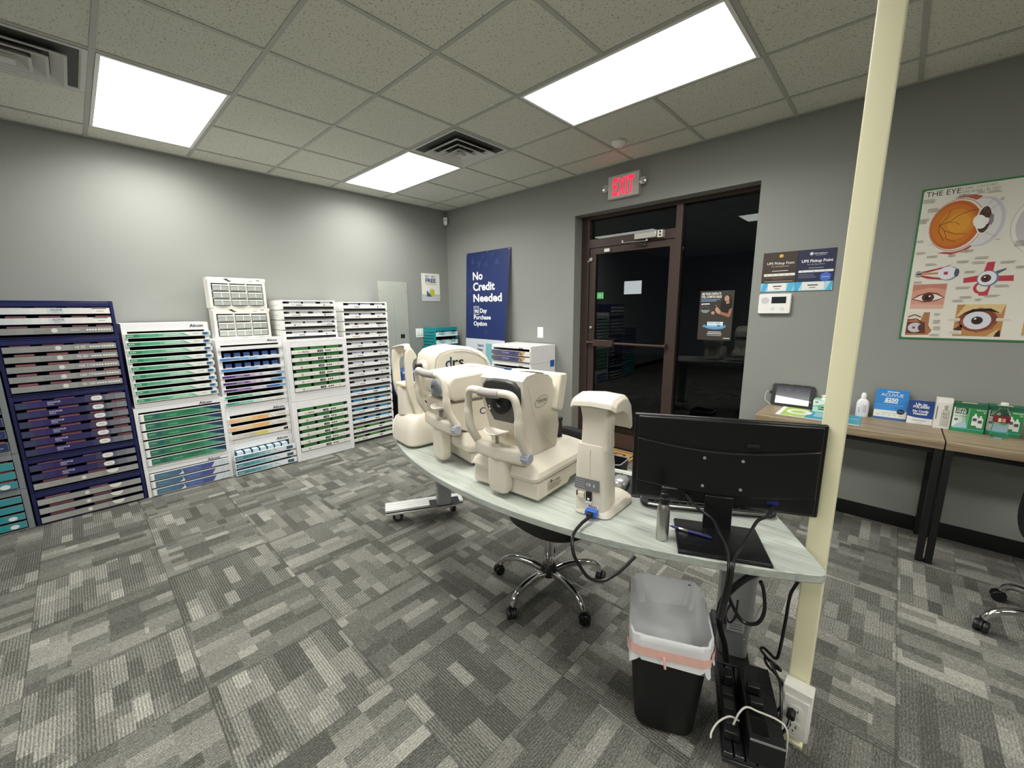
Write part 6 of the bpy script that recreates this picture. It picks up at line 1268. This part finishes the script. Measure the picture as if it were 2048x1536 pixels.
picture(4.866, 5.055, 1.29, 1.475, 'b8864f'); pg([(4.866, 1.4), (4.9, 1.475), (5.055, 1.475), (5.04, 1.42), (4.96, 1.46)], 'dcc089', .0005); pg([(4.866, 1.33), (4.9, 1.3), (4.9, 1.36)], '4a2a1a', .0006); el(4.957, 1.383, .078, .066, '7a4030', .0006, 26); pg([(4.89, 1.415), (4.93, 1.448), (5.0, 1.452), (5.04, 1.425), (4.99, 1.437), (4.94, 1.43)], '20120e', .0008); pg([(4.88, 1.41), (4.9, 1.35), (4.96, 1.31), (5.02, 1.335), (5.03, 1.38), (5.0, 1.33), (4.95, 1.32), (4.91, 1.36)], '9a5a3a', .0008); el(4.955, 1.382, .055, .052, 'd9dbe4', .001, 28); el(4.955, 1.382, .023, .023, '3c1f1a', .0012, 22); el(4.955, 1.384, .01, .01, '120b0a', .0014, 14); el(4.947, 1.392, .005, .005, 'ffffff', .0016, 8); pg([(5.02, 1.29), (5.055, 1.29), (5.05, 1.33)], '2a1a12', .0006); pg([(5.0, 1.29), (5.045, 1.34), (5.03, 1.29)], 'd6b98a', .0007)
for x0, z0, w_, h_ in ((4.846, 1.3, .055, .022), (4.836, 1.378, .05, .016), (5.028, 1.38, .06, .016)): pg([(x0, z0), (x0+w_, z0), (x0+w_, z0+h_), (x0, z0+h_)], 'e6e2d6', .0012); [pg([(x0+.004, z0+.004+.005*k), (x0+w_-.006, z0+.004+.005*k), (x0+w_-.006, z0+.006+.005*k), (x0+.004, z0+.006+.005*k)], 'a5a198', .0014) for k in range(int(h_/.006))]
picture(5.13, 5.3, 1.3, 1.47, 'c9a26a'); el(5.2, 1.38, .05, .045, '8a4a36', .0006); picture(5.34, 5.52, 1.3, 1.62, 'd6b49a'); el(5.43, 1.46, .06, .06, 'b3544a', .0006); el(5.5, 1.88, .14, .14, 'd9c9b4', .0004); el(5.5, 1.88, .09, .09, 'c2611f', .0006)
rr = random.Random(11)
for x0, z0, nl, w_ in ((4.646, 2.095, 3, .055), (4.672, 2.04, 3, .05), (4.64, 1.985, 2, .05), (4.645, 1.97, 2, .03), (4.645, 1.86, 2, .035), (4.65, 1.79, 2, .05), (4.7, 1.765, 2, .05), (4.79, 1.765, 2, .035), (4.84, 1.785, 2, .05), (4.79, 2.1, 3, .05), (4.862, 2.105, 2, .03), (4.9, 2.1, 2, .06), (4.955, 2.055, 2, .015), (4.965, 1.835, 1, .02), (4.7, 1.72, 2, .05), (4.83, 1.725, 2, .06), (4.893, 1.715, 2, .055), (4.9, 1.742, 2, .06), (4.66, 1.615, 2, .045), (4.845, 1.575, 2, .06), (4.995, 1.58, 2, .06), (4.87, 1.665, 2, .05), (5.0, 1.71, 2, .065), (4.868, 1.52, 2, .055), (4.84, 1.5, 2, .05), (4.93, 1.505, 2, .03), (4.965, 1.525, 2, .06), (4.775, 1.42, 2, .025), (4.775, 1.38, 3, .035), (4.78, 1.34, 3, .035), (4.77, 1.295, 2, .05), (5.04, 1.815, 4, .06), (5.06, 2.06, 3, .06), (5.06, 1.68, 2, .06)):
    for k in range(nl): pg([(x0, z0-.008*k), (x0+w_*rr.uniform(.75, 1), z0-.008*k), (x0+w_*rr.uniform(.75, 1), z0+.003-.008*k), (x0, z0+.003-.008*k)], 'a09c92', .0028)
m.build('printed_chart', ey, smooth=0)
